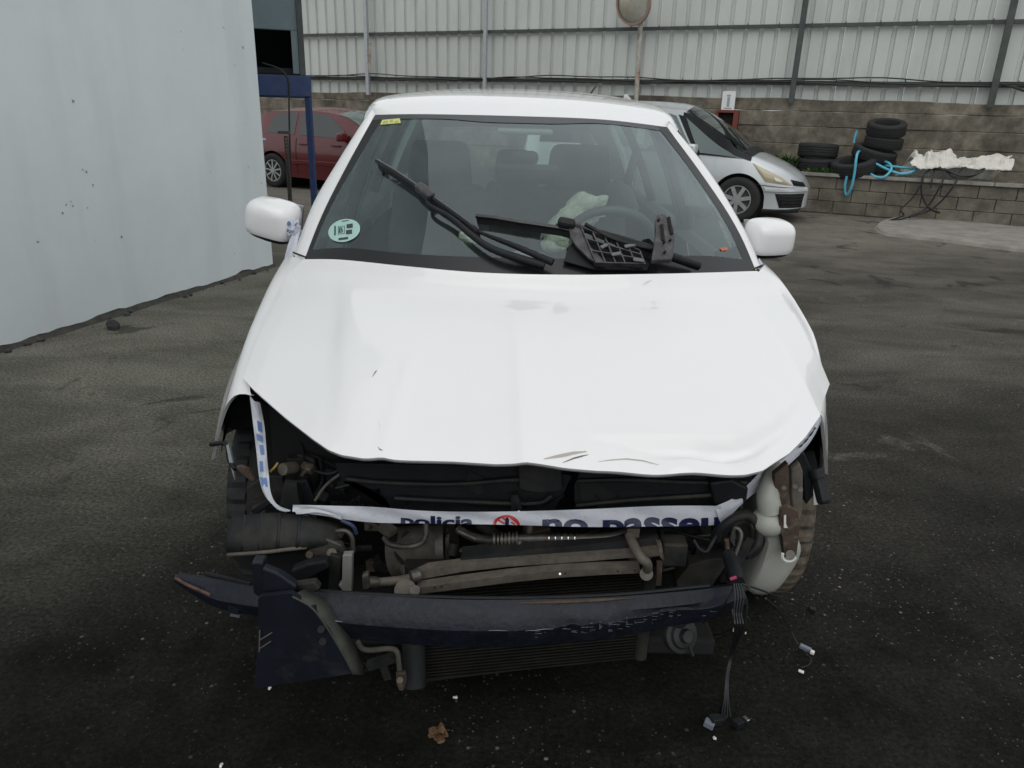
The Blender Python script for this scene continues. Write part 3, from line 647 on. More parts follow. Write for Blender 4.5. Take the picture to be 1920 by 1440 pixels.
def bgcar(root, L, top, belt, w_belt, w_top, zbot, wheels, Rw, paint, trim, cabin, windows, halfw):
    """local frame: x forward, y left, z up; near side is y<0 (right side when heading +x)"""
    top = smooth_tab(top); wb = smooth_tab(w_belt)
    arch = Rw * 1.17
    xs = set(np.round(np.linspace(0, L, 90), 3))
    for wx in wheels:
        for k in range(-12, 13): xs.add(round(wx + arch * math.sin(k / 12 * math.pi / 2), 3))
    xs = sorted(x for x in xs if 0 <= x <= L)
    def zb(x):
        z = interp(zbot, x)
        for wx in wheels:
            if abs(x - wx) < arch + 1e-6: z = max(z, Rw + math.sqrt(max(0, arch ** 2 - (x - wx) ** 2)))
        return z
    def section(x):
        W_ = interp(wb, x); zt = interp(top, x); zl = min(interp(belt, x), zt - .01); b0 = zb(x); wt = interp(w_top, x) * W_
        pts = []
        for k in range(9):
            t = k / 8; z = b0 + (zl - b0) * t
            q = (z - .25) / max(.1, zl - .25); q = max(0, min(1, q))
            bul = 1 - .05 * (1 - q) ** 2 * 1.0 - .06 * max(0, q - .55) ** 1.5 / .3
            pts.append(Vector((x, -W_ * bul, z)))
        yb = pts[-1].y; inc = interp(cabin, x)
        # greenhouse side
        ze = zl + (zt - zl) * (.86 if inc > .5 else .55)
        ye = -wt if inc > .5 else yb * .93
        for k in range(1, 5):
            t = k / 4; pts.append(Vector((x, yb + (ye - yb) * t, zl + (ze - zl) * t + (.012 * math.sin(t * 3.14) if inc > .5 else 0))))
        for k in range(1, 6):
            t = k / 5; pts.append(Vector((x, ye * (1 - t), ze + (zt - ze) * math.sin(t * math.pi / 2))))
        return pts
    rows = [section(x) for x in xs]
    bm = B(); V = grid(bm, [[p for p in r] + [Vector((p.x, -p.y, p.z)) for p in r[::-1][1:]] for r in rows])
    for e in (V[0], V[-1]): bm.faces.new(e)
    obj('body', bm, paint, root, smooth=50)
    def surf(x, s, off=0):   # s in 0..1 from belt to roof edge on the near side
        r = section(x); t = s * 4; k = min(3, int(t)); p = r[8 + k].lerp(r[9 + k], t - k); return p + Vector((0, -off, off * .3))
    def low(x, z, off=0):
        r = section(x)[:9]; zz = [p.z for p in r]
        if z <= zz[0]: p = r[0].copy()
        elif z >= zz[-1]: p = r[-1].copy()
        else:
            k = max(i for i in range(8) if zz[i] <= z); p = r[k].lerp(r[k + 1], (z - zz[k]) / max(1e-6, zz[k + 1] - zz[k]))
        p.z = z; return p + Vector((0, -off, 0))
    for poly, name, mt_ in windows:
        wo = .024 if name == 'quarter_window' and cabin[1][0] > 3.2 else .006
        for sgn in (1, -1):
            bm = B(); n = 14
            lo = poly['lo']; hi = poly['hi']
            a = [surf(lo[0][0] + (lo[1][0] - lo[0][0]) * k / n, lo[0][1] + (lo[1][1] - lo[0][1]) * k / n, wo) for k in range(n + 1)]
            hi_p = resample(catmull([Vector((x, s, 0)) for x, s in hi], 5), n + 1)
            b_ = [surf(p.x, p.y, wo) for p in hi_p]
            if sgn < 0: a = [Vector((p.x, -p.y, p.z)) for p in a]; b_ = [Vector((p.x, -p.y, p.z)) for p in b_]
            grid(bm, [a, [a[i].lerp(b_[i], .5) + Vector((0, -.004 * sgn, 0)) for i in range(n + 1)], b_]); obj(name, bm, mt_, root, smooth=True)
    return section, surf, low
M_bgl = mat('dark_car_glass', (.016, .022, .022), .04, spec=.9)
M_bgl2 = mat('grey_green_car_glass', (.15, .19, .18), .05, spec=.9)
M_redp = mat('dark_red_car_paint', (.115, .005, .009), .35, coat=.5, var=.05)
M_silver = mat('silver_car_paint', (.56, .59, .61), .32, metal=.25, coat=1)
M_lamp = mat('yellowed_headlamp', (.42, .37, .24), .12, coat=1)
M_lampc = mat('clear_lamp_inner', (.6, .58, .5), .2, metal=.5)
M_seam = mat('panel_gap', (.01, .01, .01), .9)
CY = math.atan2(-.48, 1)
def line3(bm, pts, r=.006): tube(bm, pts, r, 5, 0)
# --- red hatchback (rear axle under px 515)
pr = atz(515, 351, 0)
r0 = pr - Vector((math.cos(CY), math.sin(CY), 0)) * .76 + Vector((-math.sin(CY), math.cos(CY), 0)) * .86
red = empty('red_hatchback', r0, CY, 'dark red five door hatchback parked in front of the far concrete wall', 'car')
sec, surf, low = bgcar(red, 4.2, [(0, .92), (.06, 1.02), (.28, 1.30), (.55, 1.43), (1.1, 1.485), (1.9, 1.48), (2.5, 1.36), (3.05, 1.06), (3.3, .98), (3.85, .86), (4.1, .72), (4.2, .60)],
    [(0, .88), (.5, .95), (2.5, .92), (3.2, .90), (4.2, .60)], [(0, .70), (.15, .80), (.6, .87), (2, .88), (3.4, .86), (3.95, .74), (4.2, .50)],
    [(0, .80), (.4, .78), (1.2, .72), (2.0, .71), (2.6, .80), (3.1, .92), (4.2, 1)], [(0, .35), (.3, .24), (2, .2), (4, .24), (4.2, .3)], (.76, 3.34), .315, M_redp, M_blackpl,
    [(0, 1), (3.0, 1), (3.1, 0), (4.2, 0)],
    [({'lo': [(.62, .14), (1.30, .10)], 'hi': [(.74, .75), (.86, .90), (1.30, .93)]}, 'side_window', M_bgl), ({'lo': [(1.40, .10), (2.52, .08)], 'hi': [(1.40, .93), (2.0, .88), (2.42, .45)]}, 'side_window', M_bgl),
     ({'lo': [(2.58, .08), (2.78, .08)], 'hi': [(2.54, .28), (2.62, .2), (2.74, .12)]}, 'quarter_window', M_bgl)], .88)
for wx in (.76, 3.34):
    make_wheel(red, (wx, -.79, .315), .315, .2, -1, 9, M_rim); make_wheel(red, (wx, .79, .315), .315, .2, 1, 9, M_rim)
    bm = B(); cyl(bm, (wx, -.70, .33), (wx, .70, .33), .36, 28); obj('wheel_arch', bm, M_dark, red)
for xs_ in ((1.36, .30, 1.36, .93), (2.50, .26, 2.56, .92)):
    bm = B(); line3(bm, [low(xs_[0] + (xs_[2] - xs_[0]) * k / 8, xs_[1] + (xs_[3] - xs_[1]) * k / 8, .002) for k in range(9)]); obj('door_seam', bm, M_seam, red)
bm = B(); rowsd = [[low(x, z, o) for x in np.linspace(1.15, 2.95, 14)] for z, o in ((.46, .002), (.47, .016), (.53, .016), (.54, .002))]; grid(bm, rowsd); obj('side_moulding', bm, M_redp, red, smooth=30)
for hx in (1.55, 2.3):
    bm = B(); bar(bm, low(hx - .1, .83, .02), low(hx + .1, .83, .02), .02, .03); obj('door_handle', bm, M_redp, red, bevel=.006)
p = low(2.55, .93, .09); rbox('side_mirror', p + Vector((-.05, -.02, .06)), (.12, .2, .15), .04, M_redp, red)
bm = B(); grid(bm, [[sec(x)[k] + Vector((.01, 0, .008)) for k in (12, 13, 14, 15, 16, 17)] + [Vector((sec(x)[k].x + .01, -sec(x)[k].y, sec(x)[k].z + .008)) for k in (16, 15, 14, 13, 12)] for x in np.linspace(2.22, 3.0, 8)]); obj('windscreen', bm, M_bgl2, red, smooth=True)
bm = B(); grid(bm, [[low(x, z, .012) for x in (.03, .08, .16, .24)] for z in (.72, .80, .90)]); obj('tail_lamp', bm, M_redr, red)
bm = B(); grid(bm, [[low(x, z, .01) for x in (3.75, 3.85, 3.95, 4.05)] for z in (.58, .64, .70)]); obj('headlight', bm, M_lampc, red)
# bright strip (dirty silver tape) over the rear flank
bm = B(); grid(bm, [[low(x, z, .006) for x in np.linspace(.05, .62, 8)] for z in (.865, .90)]); obj('reflective_strip', bm, M_galv, red)

# --- silver people carrier (front axle under px 1375)
pr = atz(1376, 416, 0)
Ls, fa = 4.66, 3.73
hd = Vector((math.cos(CY), math.sin(CY), 0)); lf = Vector((-hd.y, hd.x, 0))
s0 = pr - hd * fa + lf * .90
silver = empty('silver_people_carrier', s0, CY, 'silver people carrier with black windscreen pillars parked by the planter wall', 'car')
sec, surf, low = bgcar(silver, Ls, [(0, .95), (.05, 1.2), (.18, 1.6), (.5, 1.70), (1.4, 1.74), (2.4, 1.725), (2.87, 1.62), (3.55, 1.20), (3.80, 1.04), (3.95, .99), (4.3, .85), (4.55, .70), (4.66, .52)],
    [(0, .98), (1, 1.0), (3.2, .96), (3.8, .93), (4.3, .74), (4.66, .46)], [(0, .74), (.15, .84), (.6, .92), (2, .93), (3.6, .92), (4.15, .84), (4.45, .66), (4.66, .34)],
    [(0, .84), (.4, .80), (1.4, .74), (2.4, .74), (3.0, .80), (3.6, .92), (4.66, 1)], [(0, .35), (.4, .22), (2, .18), (4.3, .2), (4.66, .24)], (.93, fa), .335, M_silver, M_blackpl,
    [(0, 1), (3.3, 1), (3.75, 0), (4.66, 0)],
    [({'lo': [(.35, .10), (1.15, .08)], 'hi': [(.42, .85), (.7, .9), (1.15, .92)]}, 'side_window', M_bgl), ({'lo': [(1.22, .08), (2.05, .06)], 'hi': [(1.22, .92), (1.6, .93), (2.02, .93)]}, 'side_window', M_bgl2),
     ({'lo': [(2.18, .06), (2.97, .05)], 'hi': [(2.16, .93), (2.42, .92), (2.63, .86)]}, 'side_window', M_bgl2), ({'lo': [(3.09, .05), (3.76, .04)], 'hi': [(2.79, .88), (3.12, .64), (3.64, .18)]}, 'quarter_window', M_bgl2)], .93)
for wx in (.93, fa):
    make_wheel(silver, (wx, -.83, .335), .335, .21, -1, 7, M_rim, True); make_wheel(silver, (wx, .83, .335), .335, .21, 1, 7, M_rim, True)
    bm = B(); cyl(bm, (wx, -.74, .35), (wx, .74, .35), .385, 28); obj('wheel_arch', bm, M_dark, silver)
# black pillars around quarter window + windscreen
bm = B(); grid(bm, [[surf(2.66 + .36 * t, .90 - .87 * t, .012) for t in np.linspace(0, 1, 8)], [surf(2.78 + .31 * t, .90 - .87 * t, .012) for t in np.linspace(0, 1, 8)]]); obj('pillar', bm, M_blackpl, silver)
bm = B(); grid(bm, [[surf(2.74 + 1.12 * t, q + (max(.0, .84 - .84 * t) - q) * (1 - w_), .014) for t in np.linspace(0, 1, 14)] for w_, q in ((1, .999), (.66, .999), (.33, .999), (0, .999))]); obj('pillar', bm, M_blackpl, silver, smooth=True)
bm = B(); grid(bm, [[surf(x, .05, .014) for x in np.linspace(2.1, 3.85, 14)], [surf(x, -.0, .014) for x in np.linspace(2.1, 3.85, 14)]]); obj('belt_trim', bm, M_blackpl, silver)
bm = B(); grid(bm, [[sec(x)[k] + Vector((.015, 0, .012)) for k in (12, 13, 14, 15, 16, 17)] + [Vector((sec(x)[k].x + .015, -sec(x)[k].y, sec(x)[k].z + .012)) for k in (16, 15, 14, 13, 12)] for x in np.linspace(2.76, 3.74, 10)])
obj('windscreen', bm, M_bgl, silver, smooth=True)
bm = B(); rows = [[sec(x)[k] + Vector((.01, 0, .014)) for k in (12, 13, 14, 15, 16, 17)] + [Vector((sec(x)[k].x + .01, -sec(x)[k].y, sec(x)[k].z + .014)) for k in (16, 15, 14, 13, 12)] for x in (3.72, 3.86)]
grid(bm, rows); obj('cowl', bm, M_blackpl, silver, smooth=True)
bm = B(); tube(bm, [sec(3.70)[13] + Vector((0, .05, .04)), sec(3.5)[14] + Vector((.02, 0, .04)), sec(3.35)[15] + Vector((.02, 0, .04))], .012, 6, 4); obj('wiper', bm, M_blackpl, silver)
p = low(3.02, .96, .0)
rbox('side_mirror', p + Vector((-.02, -.16, .08)), (.14, .22, .17), .05, M_silver, silver); rbox('mirror_base', p + Vector((-.02, -.08, .0)), (.14, .2, .07), .02, M_blackpl, silver)
for a in ((2.90, .25, 2.93, .95), (2.04, .24, 2.08, .98)):
    bm = B(); line3(bm, [low(a[0] + (a[2] - a[0]) * k / 8 + .05 * math.sin(k / 8 * 3.1), a[1] + (a[3] - a[1]) * k / 8, .002) for k in range(9)]); obj('door_seam', bm, M_seam, silver)
# headlight, bumper line, grille, lower intake follow the nose
def nose(x, z, off): 
    q = low(x, z, 0); return q + Vector((off * .55, -off, 0))
def nose_patch(name, mt_, poly_lo, poly_hi, off, n=10):
    bm = B(); rows = []
    for j in range(5):
        t = j / 4; r = []
        for k in range(n + 1):
            s_ = k / n; a = Vector(poly_lo[0]).lerp(Vector(poly_lo[1]), s_); b_ = Vector(poly_hi[0]).lerp(Vector(poly_hi[1]), s_); q = a.lerp(b_, t)
            r.append(nose(q.x, q.y, off * (1 if 0 < j < 4 and 0 < k < n else .3)))
        rows.append(r)
    grid(bm, rows); return obj(name, bm, mt_, silver, smooth=True)
nose_patch('headlight', M_lamp, ((4.10, .62), (4.48, .57)), ((3.88, .885), (4.30, .70)), .02)
nose_patch('headlight_inner', M_lampc, ((4.22, .63), (4.36, .60)), ((4.18, .72), (4.30, .67)), .026)
nose_patch('grille', M_blackpl, ((4.49, .57), (4.64, .55)), ((4.44, .66), (4.60, .62)), .014)
nose_patch('lower_intake', M_blackpl, ((4.34, .24), (4.62, .24)), ((4.26, .45), (4.64, .45)), .012)
for k in range(4):
    bm = B(); line3(bm, [nose(4.36 + .26 * t, .27 + .045 * k, .02) for t in np.linspace(0, 1, 7)], .007); obj('intake_bar', bm, M_dusty, silver)
bm = B(); line3(bm, [nose(3.98 + .66 * t, .575 - .05 * t, .002) for t in np.linspace(0, 1, 9)], .005); obj('bumper_seam', bm, M_seam, silver)
bm = B(); rows = [[nose(4.1 + .56 * t, .49 + dz, o) for t in np.linspace(0, 1, 10)] for dz, o in ((-.02, .0), (-.005, .03), (.03, .03), (.05, .0))]; grid(bm, rows); obj('bumper_lip', bm, M_silver, silver, smooth=True)
bm = B(); rows = [[nose(4.1 + .5 * t, .2 + dz, o) for t in np.linspace(0, 1, 8)] for dz, o in ((-.04, .0), (.0, .012), (.02, .0))]; grid(bm, rows); obj('bumper_valance', bm, M_blackpl, silver, smooth=True)
bm = B(); bx = sec(.55)[17]; tube(bm, [bx, bx + Vector((-.12, 0, .1)), bx + Vector((-.25, 0, .14))], .007, 6, 3); obj('aerial', bm, M_blackpl, silver)
bm = B(); fb = at(1168, 192, 12.1); plate(bm, [fb, fb + Vector((.16, -.05, 0)), fb + Vector((.05, -.01, .12)), fb + Vector((.01, 0, .11))], .03, (0, 1, 0)); obj('fin_aerial', bm, M_paper, silver, world=True, bevel=.006)
# ------------------------------------------------------------------ THE WRECKED WHITE CAR
car = empty('wrecked_white_car', (.05, 3.4, 0), 0, 'white hatchback with its front end smashed open, bumper and headlights gone', 'car')
def P(name, bm, mt_, parent=None, **k):
    return obj(name, bm, mt_, parent or car, world=True, **k)
def xc(y): return .055 - .04 * (y - 2.44)
# --- windscreen surface
wb = catmull([at(566, 489, 2.47) - Vector((0, .02, .03)), at(640, 505, 2.36), at(780, 520, 2.27), at(995, 528, 2.20), at(1200, 528, 2.24), at(1330, 522, 2.36), at(1424, 511, 2.50) - Vector((0, .02, .03))], 6)
wt = catmull([at(704, 216, 2.97), at(800, 215, 2.91), at(980, 219, 2.87), at(1130, 225, 2.90), at(1250, 239, 2.97)], 6)
wl = catmull([wb[0], at(604, 410, 2.62), at(650, 318, 2.78), wt[0]], 6)
wr = catmull([wb[-1], at(1379, 430, 2.62), at(1317, 335, 2.79), wt[-1]], 6)
def wbump(u, v): k = math.sin(math.pi * v) * .035; return Vector((0, -k * .6, k * .8)) * (.3 + .7 * math.sin(math.pi * u))
wrows = coons(wb, wt, wl, wr, 25, 17, wbump)
def bvh_of(rows):
    vs = [p for r in rows for p in r]; n = len(rows[0])
    return BVHTree.FromPolygons(vs, [(i * n + j, i * n + j + 1, (i + 1) * n + j + 1, (i + 1) * n + j) for i in range(len(rows) - 1) for j in range(n - 1)])
WB = bvh_of(wrows)
def onw(px, py, off=.004):
    d = ray(px, py).normalized(); h = WB.ray_cast(Vector((0, 0, CAM_H)), d)
    if h[0] is None: h = WB.find_nearest(at(px, py, 2.7))
    n = h[1]; n = -n if n.dot(d) > 0 else n
    return h[0] + n * off
bm = B(); grid(bm, wrows); ws = P('windscreen', bm, M_glass, smooth=True)
# black ceramic border strips, a touch proud of the glass
def wstrip(i0, i1, axis):
    bm = B(); off = Vector((0, -.0012, .0016))
    r = [[wrows[j][i] + off for i in (range(i0, i1 + 1) if axis == 'u' else range(25))] for j in (range(17) if axis == 'u' else range(i0, i1 + 1))]
    grid(bm, r); return bm
def edge_strip(side, w_):
    bm = B(); rows = []
    for j in range(17):
        a = wrows[j][0 if side < 0 else -1]; b_ = wrows[j][4 if side < 0 else -5]; d = (b_ - a); L_ = d.length; d.normalize()
        rows.append([a + d * (w_ * k / 3) + Vector((0, -.0012, .0016)) for k in range(4)])
    grid(bm, rows); P('windscreen_border', bm, M_blackgl, ws, smooth=True)
edge_strip(-1, .035); edge_strip(1, .04)
bm = B(); rows = []
for i in range(25):
    a, b_ = wrows[-1][i], wrows[-3][i]; d = (b_ - a).normalized(); w_ = .028 + .022 * math.exp(-((i - 12) / 4.5) ** 4)
    rows.append([a + d * (w_ * k / 3) + Vector((0, -.0012, .0016)) for k in range(4)])
grid(bm, rows); P('windscreen_border', bm, mat('dotted_black_border', (.05, .055, .06), .3), ws, smooth=True)
bm = B(); rows = []
for i in range(25):
    a, b_ = wrows[0][i], wrows[3][i]; d = (b_ - a).normalized()
    rows.append([a + d * (.085 * k / 3) + Vector((0, -.0012, .0016)) for k in range(4)])
grid(bm, rows); P('windscreen_border', bm, M_blackgl, ws, smooth=True)
# --- roof
def rail(side):
    if side < 0: f_ = [(-.575, 2.975, 1.478), (-.590, 3.10, 1.515), (-.597, 3.35, 1.545)]
    else: f_ = [(.590, 2.975, 1.468), (.597, 3.10, 1.507), (.597, 3.35, 1.54)]
    b_ = [(xc(y) + side * w_, y, z) for y, w_, z in ((3.75, .60, 1.556), (4.3, .595, 1.55), (4.8, .57, 1.52), (5.15, .54, 1.46), (5.3, .52, 1.42))]
    return f_ + b_
rl_, rr_ = catmull(rail(-1), 5), catmull(rail(1), 5)
n_ = 30
A_, C_ = resample(rl_, n_), resample(rr_, n_)
hdr = [p + Vector((0, .004, .002)) for p in resample(wt, 21)]
rows = []
for j in range(n_):
    t = j / (n_ - 1); y = A_[j].y; crown = interp([(2.9, .022), (3.2, .03), (3.7, .045), (4.6, .045), (5.3, .02)], y)
    r = []
    for i in range(21):
        u = i / 20; s_ = 2 * u - 1; p = A_[j].lerp(C_[j], u)
        p.z += crown * (1 - abs(s_) ** 2.6) ; p.y -= .10 * (1 - s_ * s_) * max(0, 1 - t * 5)
        if j == 0: p = hdr[i]
        r.append(p)
    r = [A_[j] + Vector((-.012, .0, -.03))] + r + [C_[j] + Vector((.012, .0, -.03))]
    rows.append(r)
bm = B(); grid(bm, rows); P('roof', bm, [M_white], smooth=60, sub=1)
bm = B(); grid(bm, [[p + Vector((0, 0, -.035 if 0 < i < 22 else -.02)) for i, p in enumerate(r)] for r in rows[1:]]); P('headliner', bm, M_headliner, smooth=True)
bm = B(); q = at(1176, 190, 5.0)
bm = B(); tube(bm, [at(1103, 184, 5.0), at(1107, 176, 5.05), at(1117, 162, 5.2)], .007, 6, 3); P('aerial', bm, M_blackpl)
# --- A pillars
def pillar(inn, outn, side):
    I = resample(catmull(inn, 6), 20); O = resample(catmull(outn, 6), 20); rows = []
    for a, b_ in zip(I, O):
        d = (b_ - a); nrm = Vector((side * .25, -.72, .64)).normalized()
        rows.append([a + Vector((0, .03, -.03)), a + nrm * .004, a.lerp(b_, .35) + nrm * .018, a.lerp(b_, .75) + nrm * .014, b_, b_ + Vector((side * .004, .04, -.012)), b_ + Vector((-side * .03, .08, -.03))])
    bm = B(); grid(bm, rows); return P('front_pillar', bm, M_white, smooth=60)
pillar([wl[0], at(603, 408, 2.62), at(648, 318, 2.78), wt[0]], [at(552, 470, 2.60), at(588, 379, 2.74), at(635, 300, 2.88), at(699, 202, 3.02)], -1)
pillar([wr[0], at(1381, 430, 2.62), at(1318, 335, 2.79), wt[-1]], [at(1424, 500, 2.58), at(1394, 432, 2.70), at(1331, 325, 2.86), at(1252, 229, 3.02)], 1)
# --- bonnet
hrear = catmull([at(568, 486, 2.42), at(640, 487, 2.34), at(760, 499, 2.25), at(900, 511, 2.19), at(1050, 515, 2.17), at(1200, 514, 2.20), at(1330, 511, 2.29), at(1420, 508, 2.42)], 6)
hfl = [(456, 709, .835), (478, 733, .825), (535, 783, .80), (585, 822, .785), (615, 843, .775), (640, 853, .77), (680, 859, .768), (760, 861, .768), (850, 863, .768), (930, 868, .768), (965, 867, .772), (985, 864, .778), (1010, 867, .772), (1060, 875, .762), (1120, 881, .757), (1230, 886, .755), (1330, 887, .757), (1400, 886, .76), (1432, 880, .765), (1480, 848, .785), (1510, 818, .80), (1538, 778, .822), (1546, 745, .832), (1556, 718, .84)]
hfront = [atz(*p) for p in hfl]
hleft = catmull([hfront[0], atz(482, 640, .885), atz(512, 575, .93), atz(537, 522, .975), hrear[0]], 5)
hright = catmull([hfront[-1], atz(1530, 665, .885), atz(1497, 602, .93), atz(1460, 545, .98), hrear[-1]], 5)
def hbump(u, v):
    e = math.sin(math.pi * min(1, max(0, v)))
    z = .016 * (math.sin(math.pi * u) ** .6 if 0 < u < 1 else 0) * e
    # two long creases running forward from the windscreen corners
    for c_, sg in ((.125 + .10 * (1 - v), 1), (.875 - .10 * (1 - v), -1)):
        d = (u - c_) * sg
        z += (.017 if sg > 0 else .010) * (e * (1 - v) ** .35 if v < 1 else 0) / (1 + math.exp(-d * 130))
    # buckled zone at the right of the nose and a soft fold left of centre
    dz = math.exp(-((u - .66) / .10) ** 2 - ((v - .04) / .06) ** 2)
    z += .006 * dz * math.sin(u * 60) - .024 * math.exp(-((u - .69) / .10) ** 2 - ((v - .07 - .9 * (u - .69) ** 2) / .022) ** 2) + .007 * math.exp(-((u - .70) / .12) ** 2 - ((v - .12) / .03) ** 2)
    z += .0045 * math.exp(-((u - .285 - .05 * v) / .010) ** 2) * max(0, 1 - v * 1.8) - .003 / (1 + math.exp(-(u - .285 - .05 * v) * 90)) * max(0, 1 - v * 1.8)
    return Vector((0, 0, z))
NU, NV = 161, 81
hrows = coons(hfront, hrear, hleft, hright, NU, NV, hbump)
HB = bvh_of(hrows)
def onh(px, py, off=.001):
    d = ray(px, py).normalized(); h = HB.ray_cast(Vector((0, 0, CAM_H)), d)
    if h[0] is None: h = HB.find_nearest(atz(px, py, .85))
    return h[0] + Vector((0, 0, off))
lip = [[p + Vector((0, .010, -.012)) for p in hrows[0]], [p + Vector((0, .030, -.016)) for p in hrows[0]]]
bm = B(); rows = [[p + Vector((0, .002, -.004)) for p in hrows[0]]] + hrows
grid(bm, lip[::-1] + rows); hood = P('bonnet', bm, M_white, smooth=55)
bm = B(); grid(bm, [[p + Vector((0, .012, -.022)) for p in r[2:-2]] for r in hrows[1:-1:4]]); P('bonnet_inner_panel', bm, M_dusty, hood, smooth=True)
def mark(name, pts, w_, mt_):
    bm = B(); V = []
    for k, (x, y) in enumerate(pts):
        t = k / (len(pts) - 1); ww = w_ * math.sin(math.pi * (.08 + .84 * t))
        V.append([onh(x, y - ww, .0008), onh(x, y + ww, .0008)])
    grid(bm, V); P(name, bm, mt_, hood)
mark('paint_scuff', [(1020, 861), (1045, 856), (1075, 850), (1100, 847)], 3.2, M_ledge)
mark('paint_scuff', [(1055, 868), (1075, 860), (1090, 856), (1103, 853)], 1.6, M_scuffd)
mark('paint_scuff', [(1075, 852), (1085, 849), (1098, 846)], 1.0, M_scuffd)
mark('paint_scuff', [(1122, 866), (1145, 863), (1175, 861), (1205, 864), (1235, 872)], 1.3, M_ledge)
mark('scratch', [(698, 707), (703, 699), (707, 695)], 1.6, M_scuffd)
mark('scratch', [(710, 790), (712, 800), (711, 812)], 1.2, M_ledge)
mark('scratch', [(708, 838), (712, 843), (718, 845)], 1.3, M_scuffd)
mark('paint_scuff', [(1205, 535), (1213, 530), (1222, 526)], 2.2, mat('faint_smudge', (.62, .61, .58), .6))
# --- cowl between bonnet and glass
bm = B(); rows = [[p + Vector((0, .0, -.02)) for p in resample(hrear, 30)], [p + Vector((0, .03, -.055)) for p in resample(hrear, 30)], [p + Vector((0, .02, -.03)) for p in resample(wb, 30)], [p + Vector((0, .02, .0)) for p in resample(wb, 30)]]
grid(bm, rows); P('windscreen_cowl', bm, M_blackpl, smooth=True)
for a_, b_ in (((551, 478, 2.585), (574, 487, 2.43)), ((1426, 503, 2.56), (1414, 508, 2.45))):
    bm = B(); tube(bm, [at(*a_) + Vector((0, -.012, .012)), at(*b_) + Vector((0, -.006, .01))], .003, 5, 0); P('panel_gap', bm, M_seam)
# --- fenders
def fender(side, inner, outer, lipc, lower):
    n = 26
    I = resample(inner, n); O = resample(catmull(outer, 5), n); Lw = resample(catmull(lower, 5), n)
    lipn = 17
    rows = []
    for j in range(n):
        a, b_, c_ = I[j], O[j], Lw[j]; r = []
        for k in range(9):
            t = k / 8; p = a.lerp(b_, t); bul = math.sin(t * math.pi) * .018; p += Vector((side * bul * .6, 0, bul)); r.append(p)
        for k in range(1, 9):
            t = k / 8; p = b_.lerp(c_, t); p.x += side * .025 * math.sin(t * math.pi); r.append(p)
        rows.append(r)
    # blend the front rows onto the torn wheel-arch lip
    LP = resample(catmull(lipc, 5), lipn)
    for j in range(8):
        t = (1 - j / 8) ** 1.6
        rows[j] = [p.lerp(q, t) for p, q in zip(rows[j], LP)]
    bm = B(); grid(bm, [[p + Vector((-side * .004, .012, -.003)) for p in rows[0]]] + rows); P('front_wing', bm, M_white, smooth=50)
    bm = B(); grid(bm, [[p + Vector((-side * .012, .02, -.012)) for p in r] for r in rows[1:]]); P('wing_inside', bm, M_blackpl, smooth=True)
fender(-1, [p + Vector((-.004, 0, -.004)) for p in hleft],
       [at(437, 705, 1.93), at(452, 668, 2.02), at(470, 626, 2.15), at(484, 590, 2.28), at(500, 553, 2.42), at(514, 525, 2.55), at(530, 492, 2.63)],
       [at(472, 742, 1.79), at(462, 739, 1.79), at(449, 739, 1.79), at(437, 744, 1.79), at(424, 761, 1.79), at(414, 786, 1.79), at(405, 818, 1.79), at(396, 862, 1.79)],
       [Vector((-.86, 2.0, .58)), Vector((-.88, 2.2, .62)), Vector((-.88, 2.42, .45)), Vector((-.87, 2.62, .25))])
fender(1, [p + Vector((.004, 0, -.004)) for p in hright],
       [at(1553, 735, 1.95), at(1538, 685, 2.05), at(1512, 625, 2.18), at(1488, 580, 2.32), at(1466, 545, 2.45), at(1445, 515, 2.58), at(1432, 500, 2.66)],
       [at(1537, 775, 1.79), at(1541, 780, 1.79), at(1544, 792, 1.79), at(1546, 812, 1.79), at(1549, 838, 1.79), at(1551, 862, 1.79), at(1553, 890, 1.79)],
       [Vector((.92, 2.0, .58)), Vector((.94, 2.2, .62)), Vector((.94, 2.42, .45)), Vector((.93, 2.62, .25))])
